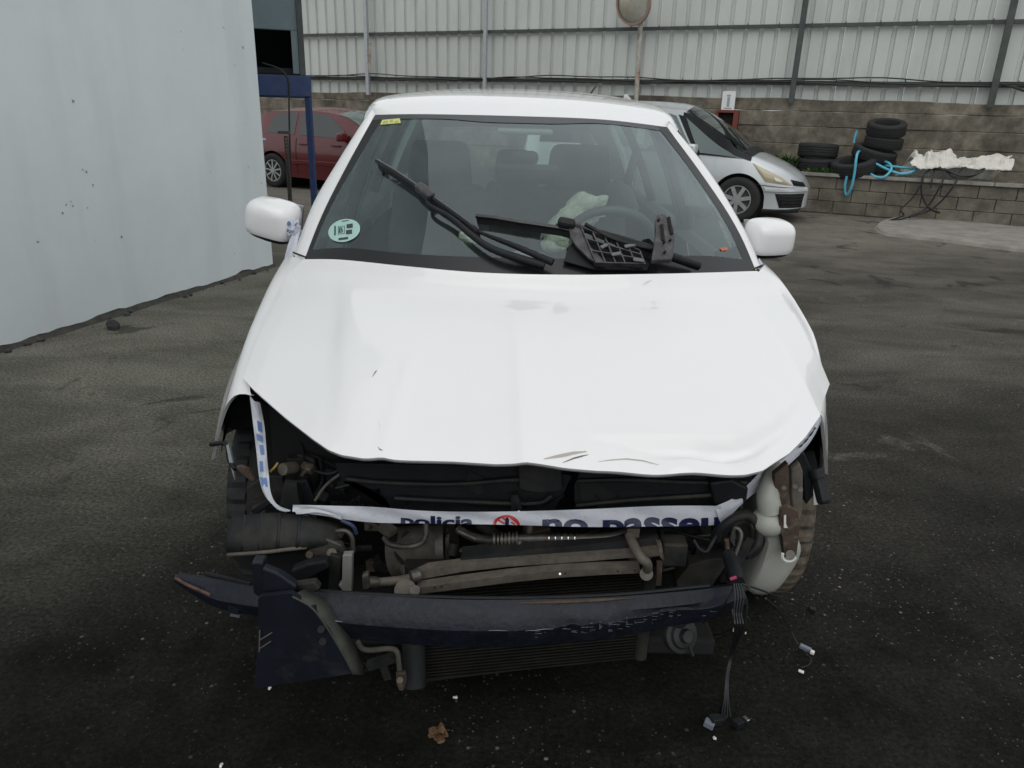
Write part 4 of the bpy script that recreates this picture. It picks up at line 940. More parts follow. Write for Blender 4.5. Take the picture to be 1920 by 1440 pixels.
# --- sides: doors, quarter panels, pillars, glass
def side_pt(side, y, z):
    c = xc(y); beltz = interp([(2.5, .96), (3.6, 1.0), (5.4, 1.10)], y)
    W_ = interp([(2.5, .845), (2.8, .865), (4.4, .865), (5.2, .82), (5.5, .70)], y)
    q = (z - .2) / (beltz - .2); prof = interp([(0, .93), (.15, .975), (.5, 1.0), (.8, .985), (1, .945)], q)
    return Vector((c + side * W_ * prof, y, z))
def beltz(y): return interp([(2.5, .96), (3.6, 1.0), (5.4, 1.10)], y)
for side in (-1, 1):
    for nm, ya, yb_ in (('front_door', 2.64, 3.60), ('rear_door', 3.61, 4.42)):
        bm = B(); rows = [[side_pt(side, y, .24 + (beltz(y) - .24) * k / 12) for k in range(13)] for y in np.linspace(ya + .004, yb_ - .004, 14)]
        rows = [[p + Vector((-side * .02, 0, 0)) for p in rows[0]]] + rows + [[p + Vector((-side * .02, 0, 0)) for p in rows[-1]]]
        grid(bm, rows); d = P(nm, bm, M_white, smooth=45)
        bm = B(); a = side_pt(side, yb_ - .22, .86); bar(bm, a + Vector((side * .03, 0, 0)), a + Vector((side * .03, .17, .01)), .02, .03); P('door_handle', bm, M_white, d, bevel=.008)
    bm = B(); rows = [[side_pt(side, y, max(.26, .33 + math.sqrt(max(0, .37 ** 2 - (y - 4.78) ** 2)) if abs(y - 4.78) < .37 else .26) * (1 - k / 12) + beltz(y) * k / 12) for k in range(13)] for y in np.linspace(4.424, 5.5, 30)]
    grid(bm, rows); P('rear_quarter_panel', bm, M_white, smooth=45)
    bm = B(); grid(bm, [[side_pt(side, y, .24) + Vector((0, 0, 0)) for y in np.linspace(2.5, 4.45, 8)], [side_pt(side, y, .16) + Vector((-side * .04, 0, 0)) for y in np.linspace(2.5, 4.45, 8)]]); P('sill', bm, M_blackpl)
    RL = rl_ if side < 0 else rr_
    def railpt(y): 
        pts = RL
        for a, b_ in zip(pts, pts[1:]):
            if a.y <= y <= b_.y: return a.lerp(b_, (y - a.y) / (b_.y - a.y)) + Vector((side * .012, 0, -.03))
        return pts[-1] + Vector((side * .012, 0, -.03))
    def gh(y, t): b_ = side_pt(side, y, beltz(y)); return b_.lerp(railpt(max(3.0, y)), t) + Vector((side * .018 * math.sin(math.pi * t), 0, 0))
    inn = Vector((-side * .035, 0, 0))
    def post(name, y0, y1, w0, mt_):
        bm = B(); rows = []
        for k in range(9):
            t = k / 8; yy = y0 + (y1 - y0) * t
            rows.append([gh(yy, t) + inn, gh(yy, t), gh(yy + w0, t), gh(yy + w0, t) + inn])
        grid(bm, rows, closed=True); P(name, bm, mt_)
    post('centre_pillar', 3.58, 3.66, .07, M_blackpl); post('rear_pillar', 4.40, 4.46, .06, M_blackpl); post('tail_pillar', 4.95, 4.80, .42, M_white)
    # inner trim of the pillars (pale)
    bm = B(); rows = []
    for k in range(9):
        t = k / 8; yy = 3.58 + .08 * t; rows.append([gh(yy - .01, t) + inn * 1.3, gh(yy + .1, t) + inn * 1.3])
    grid(bm, rows); P('pillar_trim', bm, M_interl)
    bm = B(); rows = [[gh(y, 1.0) + Vector((0, 0, .0)), gh(y, .96) + Vector((side * .004, 0, 0)), gh(y, .93) + inn * .5, gh(y, .98) + inn] for y in np.linspace(3.02, 4.9, 24)]; grid(bm, rows, closed=True); P('roof_rail', bm, M_white, smooth=40)
    for ya, yb_ in ((2.80, 3.585), (3.66, 4.41), (4.47, 4.93)):
        bm = B(); rows = []
        for k in range(7):
            t = k / 6; lo = ya + (.28 * t if ya < 3 else .06 * t); hi = yb_ + .07 * t if ya < 4.4 else yb_ - .1 * t
            rows.append([gh(lo + (hi - lo) * j / 8, .02 + .93 * t) + inn * .4 for j in range(9)])
        grid(bm, rows); P('side_window', bm, M_glass2, smooth=True)
    # small sail panel behind the front pillar foot
    bm = B(); a = gh(2.62, .02); b_ = gh(2.86, .02); c_ = at(588 if side < 0 else 1394, 385 if side < 0 else 436, 2.79)
    plate(bm, [a, b_, c_ + Vector((-side * .01, .06, 0))], .02, (-side, 0, 0)); P('door_sail', bm, M_blackpl)
    # door trim inside
    bm = B(); grid(bm, [[side_pt(side, y, z) + Vector((-side * .09, 0, 0)) for y in np.linspace(2.6, 4.9, 12)] for z in (.3, .6, .85, .93)]); P('door_trim', bm, M_inter, smooth=True)
    bm = B(); grid(bm, [[side_pt(side, y, beltz(y)) + Vector((-side * o, 0, -.01 * o)) for y in np.linspace(2.6, 4.9, 12)] for o in (0, .09)]); P('door_sill_trim', bm, M_inter, smooth=True)
# tail
bm = B(); rows = []
for z, y, hw in ((1.42, 5.30, .52), (1.40, 5.34, .54), (1.10, 5.48, .66), (1.0, 5.52, .72), (.8, 5.56, .76), (.5, 5.6, .76), (.3, 5.56, .74)):
    rows.append([Vector((xc(y) + hw * s_, y - .10 * abs(s_) ** 3, z)) for s_ in np.linspace(-1, 1, 13)])
grid(bm, rows[2:]); P('tailgate', bm, M_white, smooth=40)
bm = B(); grid(bm, rows[:2]); P('rear_spoiler', bm, M_white, smooth=40)
bm = B(); grid(bm, [[p + Vector((0, -.004, 0)) for p in r[1:-1]] for r in rows[1:3]]); P('rear_window', bm, M_glass2, smooth=True)
for side in (-1, 1):
    bm = B(); grid(bm, [[rows[1][0 if side < 0 else -1], rows[1][1 if side < 0 else -2]], [rows[2][0 if side < 0 else -1], rows[2][1 if side < 0 else -2]]]); P('tailgate_frame', bm, M_white)
    bm = B(); a = side_pt(side, 5.38, .92); box(bm, a + Vector((0, .02, 0)), (.1, .2, .24)); P('tail_lamp', bm, M_redr, bevel=.03)
# floor + firewall so the cabin is closed
bm = B(); box(bm, (.02, 4.0, .27), (1.5, 2.9, .04)); P('floor_pan', bm, M_dark)
bm = B(); box(bm, (.05, 2.58, .62), (1.5, .04, .72)); P('bulkhead', bm, M_dark)
# --- cabin
dr = []
for y, z, k in ((2.30, .965, .55), (2.42, .985, .66), (2.58, 1.00, .72), (2.72, .995, .74), (2.80, .97, .75), (2.84, .88, .75), (2.82, .70, .74)):
    dr.append([Vector((xc(y) + k * s_, y + (.0 if z > .96 else .03) + .10 * s_ ** 2 * (1 if y < 2.6 else .3), z - .02 * s_ ** 4 + (.025 * math.exp(-((s_ - .42) / .22) ** 2) if 2.6 < y < 2.83 else 0))) for s_ in np.linspace(-1, 1, 25)])
bm = B(); grid(bm, dr); P('dashboard', bm, M_dash, smooth=True, sub=1)
swc = at(1140, 468, 2.93); Rsw = Euler((R(28), 0, 0)).to_matrix()
sw = empty('steering_wheel', swc); sw.parent = car; sw.matrix_parent_inverse = wmat(car).inverted()
bm = B(); tube(bm, [swc + Rsw @ Vector((.185 * math.cos(a), 0, .185 * math.sin(a))) for a in np.linspace(0, 2 * math.pi, 33)[:-1]], .0165, 10, 0, closed=True); obj('wheel_ring', bm, mat('grey_leather_rim', (.09, .095, .10), .5), sw, world=True, smooth=True)
bm = B(); box(bm, (0, 0, -.01), (.17, .05, .13)); box(bm, (-.12, 0, 0), (.12, .02, .03)); box(bm, (.12, 0, 0), (.12, .02, .03)); box(bm, (0, 0, -.11), (.04, .02, .14))
bmesh.ops.transform(bm, matrix=Matrix.Translation(swc) @ Rsw.to_4x4(), verts=bm.verts); obj('wheel_hub', bm, M_blackpl, sw, world=True, bevel=.01)
bm = B(); tube(bm, [swc + Rsw @ Vector((.168 * math.cos(a), -.012, .168 * math.sin(a))) for a in np.linspace(R(100), R(150), 8)], .004, 6, 0); obj('wheel_trim', bm, M_galv, sw, world=True)
def lump(name, c, s, mt_, seed, rot=None, amp=.25, parent=None, label=None):
    bm = B(); bmesh.ops.create_icosphere(bm, subdivisions=4, radius=1)
    for v in bm.verts:
        n1 = mn.noise(v.co * 1.3 + Vector((seed, 0, 0))) * amp + abs(mn.noise(v.co * 3.2 + Vector((0, seed, 0)))) * amp * .5
        v.co = v.co * (1 + n1)
        v.co = Vector((v.co.x * s[0], v.co.y * s[1], v.co.z * s[2]))
    bmesh.ops.transform(bm, matrix=Matrix.Translation(Vector(c)) @ (rot.to_4x4() if rot else Matrix()), verts=bm.verts)
    return obj(name, bm, mt_, parent or car, world=True, smooth=True, label=label)
lump('airbag', at(1078, 412, 2.95), (.070, .05, .13), M_airbag, 3, Euler((0, R(48), 0)).to_matrix(), .38)
lump('airbag', at(1040, 455, 2.82), (.05, .04, .04), M_airbag, 9)
lump('airbag', at(880, 443, 2.66), (.030, .03, .028), M_airbag, 5, Euler((0, R(20), 0)).to_matrix(), .4)
lump('airbag', at(1165, 375, 3.3), (.06, .05, .09), mat('grey_airbag_cloth', (.14, .15, .15), .9), 12, Euler((0, R(-38), 0)).to_matrix(), .15)
def seat(px, wd, y, mt_=M_inter, zt=1.16):
    c = at(px, 400, y); st_ = empty('seat', (c.x, y, .4)); st_.parent = car; st_.matrix_parent_inverse = wmat(car).inverted()
    def rb(name, c_, s_, bev, rot=None, tap=None):
        bm = B(); box(bm, (0, 0, 0), s_)
        if tap:
            for v in bm.verts:
                if v.co.z > 0: v.co.x *= tap
        bmesh.ops.bevel(bm, geom=bm.edges[:], offset=bev, segments=4, affect='EDGES', profile=.6)
        bmesh.ops.transform(bm, matrix=Matrix.Translation(Vector(c_)) @ (rot.to_4x4() if rot else Matrix()), verts=bm.verts)
        return obj(name, bm, mt_, st_, world=True, smooth=60)
    rb('cushion', (c.x, y - .22, .50), (wd, .52, .18), .06)
    rb('backrest', (c.x, y + .06, (zt + .48) / 2), (wd, .15, zt - .42), .06, Euler((R(-14), 0, 0)).to_matrix(), .78)
    rb('headrest', (c.x, y + .14, zt + .11), (wd * .56, .12, .20), .05, Euler((R(-10), 0, 0)).to_matrix(), .85)
    return st_
seat(820, .54, 3.40); seat(1085, .54, 3.40)
for px_ in (835, 960, 1085): seat(px_, .42, 4.55, zt=1.08)
bm = B(); 
for sx_ in (790, 862):
    a = at(sx_, 290, 3.5)
rbox('rear_view_mirror', at(985, 262, 2.90), (.20, .03, .055), .015, M_blackgl, car) if False else None
bm = B(); c_ = onw(985, 256, -.05); box(bm, c_ + Vector((0, .03, -.03)), (.10, .05, .05)); P('mirror_mount', bm, M_blackpl, bevel=.02)
bm = B(); c_ = onw(990, 283, -.09); box(bm, c_, (.23, .035, .065)); P('rear_view_mirror', bm, M_blackpl, bevel=.016)
bm = B(); box(bm, onw(985, 232, -.03) + Vector((0, .03, 0)), (.20, .10, .02)); P('roof_console', bm, M_interl, bevel=.008)
bm = B(); tube(bm, [at(1195, 280, 3.55), at(1180, 330, 3.5), at(1172, 380, 3.45)], .022, 6, 4); P('seat_belt', bm, M_inter)
# --- stickers on the glass
M_stick = mat('pale_teal_sticker', (.36, .55, .50), .5, var=.05); M_stickd = mat('sticker_dark_print', (.03, .05, .05), .6); M_yel = mat('yellow_sticker', (.58, .62, .20), .5, var=.1, vscale=60)
ctr = onw(646, 433, .003); ex = (onw(676, 429, .003) - ctr); ey = (onw(646, 412, .003) - ctr)
def stk(u, v, off=0): return ctr + ex * u + ey * v + Vector((0, -.7, .7)) * off
bm = B(); bm.faces.new([bm.verts.new(stk(math.cos(a), math.sin(a))) for a in np.linspace(0, 2 * math.pi, 41)[:-1]]); es = P('emission_sticker', bm, M_stick, ws)
def rect(bm, u0, v0, u1, v1, off=.0008): bm.faces.new([bm.verts.new(stk(u, v, off)) for u, v in ((u0, v0), (u1, v0), (u1, v1), (u0, v1))])
bm = B(); rect(bm, -.62, -.35, -.52, .5); rect(bm, .16, .12, .55, .5); rect(bm, .12, -.4, .5, -.02); rect(bm, -.35, -.82, .25, -.62); rect(bm, -.15, .78, .3, .86)
rect(bm, -.38, -.30, -.34, .40); rect(bm, .0, -.30, .04, .40); rect(bm, -.38, .36, .04, .40); rect(bm, -.38, -.30, .04, -.26)
P('sticker_print', bm, M_stickd, es)
def text_mesh(s_, size, bold=0):
    cu = bpy.data.curves.new('t', 'FONT'); cu.body = s_; cu.size = size; cu.offset = bold; cu.resolution_u = 4
    o = bpy.data.objects.new('t', cu); col.objects.link(o); dg = bpy.context.evaluated_depsgraph_get(); me = bpy.data.meshes.new_from_object(o.evaluated_get(dg))
    bm = B(); bm.from_mesh(me); bpy.data.objects.remove(o); bpy.data.curves.remove(cu); bpy.data.meshes.remove(me); return bm
bm = text_mesh('B', .62, .012)
for v in bm.verts: v.co = stk(-.33 + v.co.x * .75, -.17 + v.co.y * 1.05, .0014)

P('sticker_letter', bm, M_stickd, es)
q = [onw(717, 226, .003), onw(750, 223, .003), onw(752, 232, .003) , onw(714, 235, .003)]
bm = B(); bm.faces.new([bm.verts.new(p) for p in q]); ysk = P('inspection_sticker', bm, M_yel, ws)
bm = B()
for (a0, b0, a1, b1) in ((.1, .2, .35, .7), (.45, .3, .62, .8), (.7, .15, .9, .5)):
    def bi(u, v): return q[3].lerp(q[2], u).lerp(q[0].lerp(q[1], u), v) + Vector((0, -.0008, .0008))
    bm.faces.new([bm.verts.new(bi(u, v)) for u, v in ((a0, b0), (a1, b0), (a1, b1), (a0, b1))])
P('sticker_print', bm, mat('sticker_faint_print', (.40, .40, .18), .6), ysk)
bm = B(); bm.faces.new([bm.verts.new(onw(x, y, .003)) for x, y in ((1349, 466), (1362, 464), (1363, 470), (1352, 471))]); P('small_red_sticker', bm, mat('red_orange_sticker', (.5, .12, .06), .5), ws)
# --- wipers
def wiper(arm, blade, r_arm):
    wv = empty('wiper_arm', onw(*arm[-1], .02)); wv.parent = car; wv.matrix_parent_inverse = wmat(car).inverted()
    bm = B(); pts = [onw(x, y, o) for (x, y, o) in arm_off(arm)]; tube(bm, pts, r_arm, 8, 5); obj('arm', bm, M_blackpl, wv, world=True, smooth=True)
    bpts = [onw(x, y, .012) for x, y in blade]
    bm = B()
    for a, b_ in zip(bpts, bpts[1:]): bar(bm, a, b_, .009, .024, (0, -.6, .8))
    obj('blade_rubber', bm, M_rubber, wv, world=True)
    bm = B(); top_ = [onw(x, y, .030) for x, y in blade]
    tube(bm, top_, .0075, 6, 0); obj('blade_spine', bm, M_blackgl, wv, world=True)
    return wv
def arm_off(arm): return [(x, y, .028 + .01 * math.sin(math.pi * k / (len(arm) - 1))) for k, (x, y) in enumerate(arm)]
w1 = wiper([(806, 388), (812, 400), (850, 423), (888, 455), (925, 480), (975, 497), (1020, 509)], [(713, 314), (745, 334), (780, 358), (815, 382), (850, 407), (880, 429), (900, 446)], lambda t: .006 + .008 * t)
bm = B(); a, b_ = onw(789, 362, .03), onw(815, 384, .03); bar(bm, a, b_, .030, .030, (0, -.6, .8)); obj('blade_clip', bm, M_bracket, w1, world=True, bevel=.006)
bm = B(); tube(bm, [onw(900, 446, .03), onw(930, 460, .035), (onw(975, 480, .04)), onw(1035, 507, .04)], lambda t: .005 + .007 * t, 8, 4); obj('arm_link', bm, M_blackpl, w1, world=True, smooth=True)
w2 = wiper([(1040, 436), (1075, 440), (1130, 455), (1180, 470), (1240, 490), (1300, 508)], [(896, 417), (930, 421), (970, 428), (1010, 434), (1050, 440), (1090, 450)], lambda t: .009 + .006 * t)
# --- side mirrors
def side_mirror(side, pts_top, c, sx_, sz_, rz_, ry_):
    mv = empty('side_mirror', c); mv.parent = car; mv.matrix_parent_inverse = wmat(car).inverted()
    bm = B(); prof = []
    bmesh.ops.create_uvsphere(bm, u_segments=40, v_segments=24, radius=1)
    def sq(v, e): return math.copysign(abs(v) ** e, v)
    for v in bm.verts:
        x, y, z = v.co
        x, z = sq(x, .45), sq(z, .55); y = sq(y, .75)
        tap = 1 - .10 * max(0, x * side) - .05
        if z < 0: z = z * (1 - .0 * x)
        v.co = Vector((x * sx_, y * .075, z * sz_ * tap + side * 0))
    geom = bm.verts[:] + bm.edges[:] + bm.faces[:]
    rot = Euler((R(6), R(ry_), R(rz_))).to_matrix().to_4x4()
    low = bm.copy()
    bmesh.ops.bisect_plane(bm, geom=geom, plane_co=(0, 0, -sz_ * .62), plane_no=(0, 0, -1), clear_outer=True)
    bmesh.ops.transform(bm, matrix=Matrix.Translation(Vector(c)) @ rot, verts=bm.verts)
    obj('mirror_cap', bm, M_white, mv, world=True, smooth=60)
    bmesh.ops.bisect_plane(low, geom=low.verts[:] + low.edges[:] + low.faces[:], plane_co=(0, 0, -sz_ * .62), plane_no=(0, 0, 1), clear_outer=True)
    bmesh.ops.transform(low, matrix=Matrix.Translation(Vector(c)) @ rot @ Matrix.Diagonal((.97, .97, 1.0, 1)), verts=low.verts)
    obj('mirror_underside', low, M_blackpl, mv, world=True, smooth=60)
    bm = B(); bar(bm, Vector(c) + Vector((-side * sx_ * .7, .02, -.05)), Vector(c) + Vector((-side * (sx_ + .09), .03, -.085)), .05, .05); obj('mirror_foot', bm, M_blackpl, mv, world=True, bevel=.012)
    bm = B(); box(bm, (0, .078, 0), (sx_ * 1.6, .004, sz_ * 1.35)); bmesh.ops.transform(bm, matrix=Matrix.Translation(Vector(c)) @ rot, verts=bm.verts); obj('mirror_glass', bm, M_chrome, mv, world=True)
side_mirror(-1, None, at(513, 412, 2.70), .092, .078, -10, 12)
side_mirror(1, None, at(1441, 446, 2.70), .082, .072, 10, -2)
# --- wheels
def fwheel(c, steer, mt_=M_rubber):
    wv = empty('wheel', c); wv.parent = car; wv.matrix_parent_inverse = wmat(car).inverted(); wv.rotation_euler = (0, 0, R(steer))
    bm = B(); R0, W = .315, .205; h = W / 2
    prof = [(.20, -h * .7), (.205, -h * .9), (.25, -h * 1.02), (.29, -h * .95), (.308, -h * .80), (.314, -h * .66), (.3155, -h * .36), (.307, -h * .33), (.307, -h * .24), (.316, -h * .21), (.316, h * .21), (.307, h * .24), (.307, h * .33), (.3155, h * .36), (.314, h * .66), (.308, h * .8), (.29, h * .95), (.25, h * 1.02), (.205, h * .9), (.20, h * .7), (.20, -h * .7)]
    def mod(j, k): return .958 if (j in (4, 5, 6, 13, 14, 15) and k % 3 == 0) else (.985 if j in (9, 10) and k % 6 == 1 else 1)
    lathe(bm, prof, (0, 0, 0), 'X', 120, None, mod); obj('tyre', bm, mt_, wv, smooth=25)
    bm = B(); lathe(bm, [(.20, -h * .7), (.185, -h * .6), (.18, h * .6), (.20, h * .7)], (0, 0, 0), 'X', 36)
    for k in range(5):
        a = 2 * math.pi * k / 5
        for sx_ in (-1, 1):
            bar(bm, Vector((sx_ * h * .55, .04 * math.cos(a), .04 * math.sin(a))), Vector((sx_ * h * .55, .185 * math.cos(a), .185 * math.sin(a))), .05, .02, (1, 0, 0))
    cyl(bm, (-h * .6, 0, 0), (h * .6, 0, 0), .05, 20); obj('rim', bm, M_rim, wv, smooth=35)
    return wv
fwheel((.835, 2.24, .315), -4, M_tread); fwheel((-.74, 2.20, .315), 3, M_rubber)
for sx_ in (-1, 1): fwheel((xc(4.78) + sx_ * .76, 4.78, .315), 0)
# ------------------------------------------------------------------ SMASHED FRONT
def poly(name, pts, y, th, mt_, parent=None, dirv=(0, 1, 0), bevel=0, **k):
    """plate whose outline lies at real depth y (or per-point depth)"""
    bm = B(); plate(bm, [at(p[0], p[1], p[2] if len(p) > 2 else y) for p in pts], th, dirv); return P(name, bm, mt_, parent, bevel=bevel, **k)
def pipe(name, pts, r, mt_, seg=10, parent=None, n=6):
    bm = B(); tube(bm, [at(*p) for p in pts], r, seg, n); return P(name, bm, mt_, parent, smooth=True)
def barp(name, a, b_, w_, h_, mt_, parent=None, bevel=0, upv=(0, 0, 1)):
    bm = B(); bar(bm, at(*a), at(*b_), w_, h_, upv); return P(name, bm, mt_, parent, bevel=bevel)
def cylp(name, a, b_, r, mt_, seg=20, parent=None, r2=None):
    bm = B(); cyl(bm, at(*a), at(*b_), r, seg, r2); return P(name, bm, mt_, parent, smooth=40)
# upper cross panel under the bonnet lip, broken in two
lc = poly('lock_carrier', [(628, 868), (985, 876), (1072, 892), (1062, 912), (1052, 935), (1040, 955), (1010, 966), (968, 962), (760, 963), (735, 958), (718, 930), (712, 912), (640, 900)], 1.66, .03, M_blackpl, bevel=.003)
lc2 = poly('lock_carrier', [(1088, 884), (1412, 892), (1402, 930), (1372, 946), (1300, 955), (1180, 957), (1086, 966), (1077, 940), (1076, 912)], 1.65, .03, M_blackpl, bevel=.003)
for pts, y in (([(650, 898), (720, 905), (850, 908), (960, 900), (1040, 898)], 1.645), ([(740, 934), (860, 940), (1000, 944), (1035, 930)], 1.645), ([(1082, 902), (1180, 900), (1300, 905), (1400, 905)], 1.64), ([(1080, 948), (1180, 938), (1330, 928), (1400, 918)], 1.64)):
    pipe('carrier_rib', [(a, b_, y) for a, b_ in pts], .006, M_dusty, 6, lc)
for pts in ([(880, 882), (905, 895), (908, 922), (895, 930), (870, 905)], [(1000, 880), (1020, 880), (1022, 892), (1004, 892)], [(1085, 905), (1120, 905), (1165, 935), (1090, 940)]):
    poly('carrier_opening', pts, 1.656 if pts[0][0] < 1070 else 1.646, .004, M_dark, lc)
barp('latch', (978, 962, 1.64), (966, 925, 1.64), .02, .012, M_dusty, lc); barp('latch', (963, 962, 1.64), (963, 926, 1.64), .01, .012, M_dusty, lc)
poly('latch_plate', [(972, 870), (1052, 880), (1054, 920), (1010, 925), (974, 918)], 1.635, .012, M_dusty, lc, bevel=.003)
cylp('latch_bolt', (973, 962, 1.63), (973, 962, 1.615), .006, M_chrome, 8)
poly('duct', [(1330, 905), (1372, 900), (1404, 915), (1400, 945), (1340, 950)], 1.62, .05, M_blackpl, bevel=.006)
# engine mass behind
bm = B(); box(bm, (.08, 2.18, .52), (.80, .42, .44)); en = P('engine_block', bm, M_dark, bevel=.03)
bm = B(); box(bm, (.03, 2.0, .74), (.72, .3, .05)); P('engine_cover', bm, M_blackpl, en, bevel=.02)
for k in range(4):
    bm = B(); tube(bm, [(-.18 + .13 * k, 1.98, .6), (-.18 + .13 * k, 1.9, .52), (-.15 + .12 * k, 1.93, .40)], .022, 10, 5); P('manifold_runner', bm, M_alu, en, smooth=True)
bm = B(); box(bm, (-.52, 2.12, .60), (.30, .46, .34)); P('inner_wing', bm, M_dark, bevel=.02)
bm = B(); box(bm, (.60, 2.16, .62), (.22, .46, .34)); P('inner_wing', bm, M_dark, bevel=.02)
# radiator pack
def rp(u, v, y=1.60):   # u across 0..1, v down 0..1
    tl, tr, bl, br = Vector((775, 1118, 0)), Vector((1205, 1082, 0)), Vector((800, 1278, 0)), Vector((1188, 1232, 0))
    p = tl.lerp(tr, u).lerp(bl.lerp(br, u), v); return at(p.x, p.y, y)
bm = B(); plate(bm, [rp(-.02, -.35, 1.60), rp(1.02, -.12, 1.60), rp(1.02, 1.0, 1.60), rp(-.02, 1.0, 1.60)], .035); rad = P('radiator', bm, M_fins)
for k in range(34):
    bm = B(); v = -.2 + 1.18 * k / 33; a, b_ = rp(.0, v - .02, 1.594), rp(1.0, v + .02, 1.594); bar(bm, a, b_, .008, .0035); P('fin', bm, M_fins, rad)
bm = B(); cyl(bm, rp(1.03, -.05), rp(1.03, 1.0), .018, 14); P('side_tank', bm, M_dusty, rad, smooth=True)
cylp('drier_bottle', (775, 1200, 1.56), (777, 1285, 1.52), .030, M_dusty, 18, rad)
# condenser bars and crash tubes above
barp('condenser_bar', (795, 1078, 1.52), (1195, 1049, 1.56), .022, .022, M_aludust, rad, .003) if False else None
def ribbon_bar(name, pts, mt_, th, parent=rad):
    bm = B(); a = [at(x, y0, d) for x, y0, y1, d in pts]; b_ = [at(x, y1, d) for x, y0, y1, d in pts]
    back = Vector((0, th, 0)); grid(bm, [[p + back for p in a], a, b_, [p + back for p in b_]], False); bm.verts.ensure_lookup_table()
    n_ = len(a)
    for i in (0, n_ - 1):
        try: bm.faces.new([bm.verts[i], bm.verts[n_ + i], bm.verts[2 * n_ + i], bm.verts[3 * n_ + i]])
        except ValueError: pass
    return P(name, bm, mt_, parent)
ribbon_bar('condenser_bar', [(780, 1103, 1115, 1.50), (850, 1093, 1106, 1.50), (950, 1080, 1093, 1.51), (1050, 1070, 1083, 1.53), (1130, 1066, 1078, 1.54), (1200, 1064, 1075, 1.55)], M_aludust, .03)
ribbon_bar('condenser_bar', [(770, 1082, 1090, 1.53), (800, 1068, 1084, 1.53), (870, 1059, 1072, 1.54), (960, 1052, 1062, 1.55), (1080, 1044, 1054, 1.56), (1180, 1036, 1046, 1.57), (1238, 1030, 1042, 1.57)], M_aludust, .03)
ribbon_bar('radiator_top_tank', [(864, 1046, 1060, 1.56), (960, 1034, 1052, 1.57), (1060, 1024, 1044, 1.58), (1180, 1014, 1036, 1.59), (1235, 1008, 1030, 1.59)], M_dusty, .05)
pipe('charge_pipe', [(706, 1092, 1.51), (730, 1090, 1.51), (760, 1086, 1.52), (785, 1078, 1.53)], .011, M_aludust)
poly('pipe_flange', [(678, 1080), (690, 1076), (693, 1106), (680, 1108)], 1.49, .02, M_alu, bevel=.004)
cylp('pipe_joint', (690, 1092, 1.49), (706, 1092, 1.50), .014, M_alu, 12); cylp('pipe_joint', (770, 1082, 1.51), (786, 1078, 1.52), .016, M_alu, 12)
cylp('mount_boss', (760, 1107, 1.48), (760, 1107, 1.52), .026, M_aludust, 20); cylp('mount_boss', (778, 1107, 1.47), (778, 1107, 1.50), .012, M_alu, 12)
for x in (815, 828, 1050, 1060, 1158, 1190): cylp('rivet', (x, interp([(770, 1106), (950, 1087), (1050, 1076), (1200, 1069)], x), 1.51), (x, interp([(770, 1106), (950, 1087), (1050, 1076), (1200, 1069)], x), 1.495), .0028, M_chrome if x in (1050,) else M_dark, 8)
# pipes
ac = pipe('coolant_pipe', [(858, 992, 1.68), (885, 1006, 1.66), (915, 1013, 1.64), (935, 1012, 1.63)], .012, M_alu)
pipe('coolant_pipe', [(938, 1012, 1.62), (1000, 1009, 1.62), (1070, 1009, 1.62), (1130, 1008, 1.62), (1160, 1003, 1.63), (1195, 990, 1.66)], .0115, M_alu)
for k in range(7): cylp('pipe_collar', (925 + k * 7, 1012 - k * .4, 1.62), (929 + k * 7, 1012 - k * .4, 1.62), .0185 - .0025 * (k % 2), M_alu, 14, ac)
for k in range(14): cylp('thread_ring', (1028 + k * 4, 1008.6, 1.62), (1030 + k * 4, 1008.6, 1.62), .0128, M_chrome if k % 3 == 0 else M_alu, 10, ac)
pipe('hose', [(900, 985, 1.72), (925, 1000, 1.68), (935, 1010, 1.65)], .015, M_dusty)
cylp('drop_stub', (974, 1012, 1.61), (973, 1036, 1.60), .008, M_alu, 10); cylp('drop_stub', (993, 985, 1.66), (993, 1004, 1.64), .008, M_aludust, 10)
cp = cylp('compressor', (738, 1035, 1.80), (850, 1026, 1.78), .068, M_aludust, 28)
cylp('compressor_end', (824, 1028, 1.74), (838, 1027, 1.74), .076, M_alu, 28, cp)
barp('compressor_foot', (760, 1060, 1.7), (768, 1078, 1.68), .03, .02, M_aludust, cp)
pipe('bent_metal_pipe', [(720, 1008, 1.66), (732, 1021, 1.64), (765, 1025, 1.63), (790, 1018, 1.63), (799, 1000, 1.64), (799, 980, 1.66)], .0075, M_alu)
barp('pipe_stub', (718, 985, 1.7), (736, 1000, 1.68), .03, .02, M_aludust)
pipe('small_pipe', [(858, 995, 1.60), (873, 1002, 1.60), (892, 1011, 1.60)], .006, M_alu)
cylp('sensor', (848, 1040, 1.66), (852, 1018, 1.67), .014, M_dusty, 12)
poly('bracket_plate', [(835, 1010), (842, 1008), (842, 1060), (835, 1062)], 1.70, .02, M_aludust)
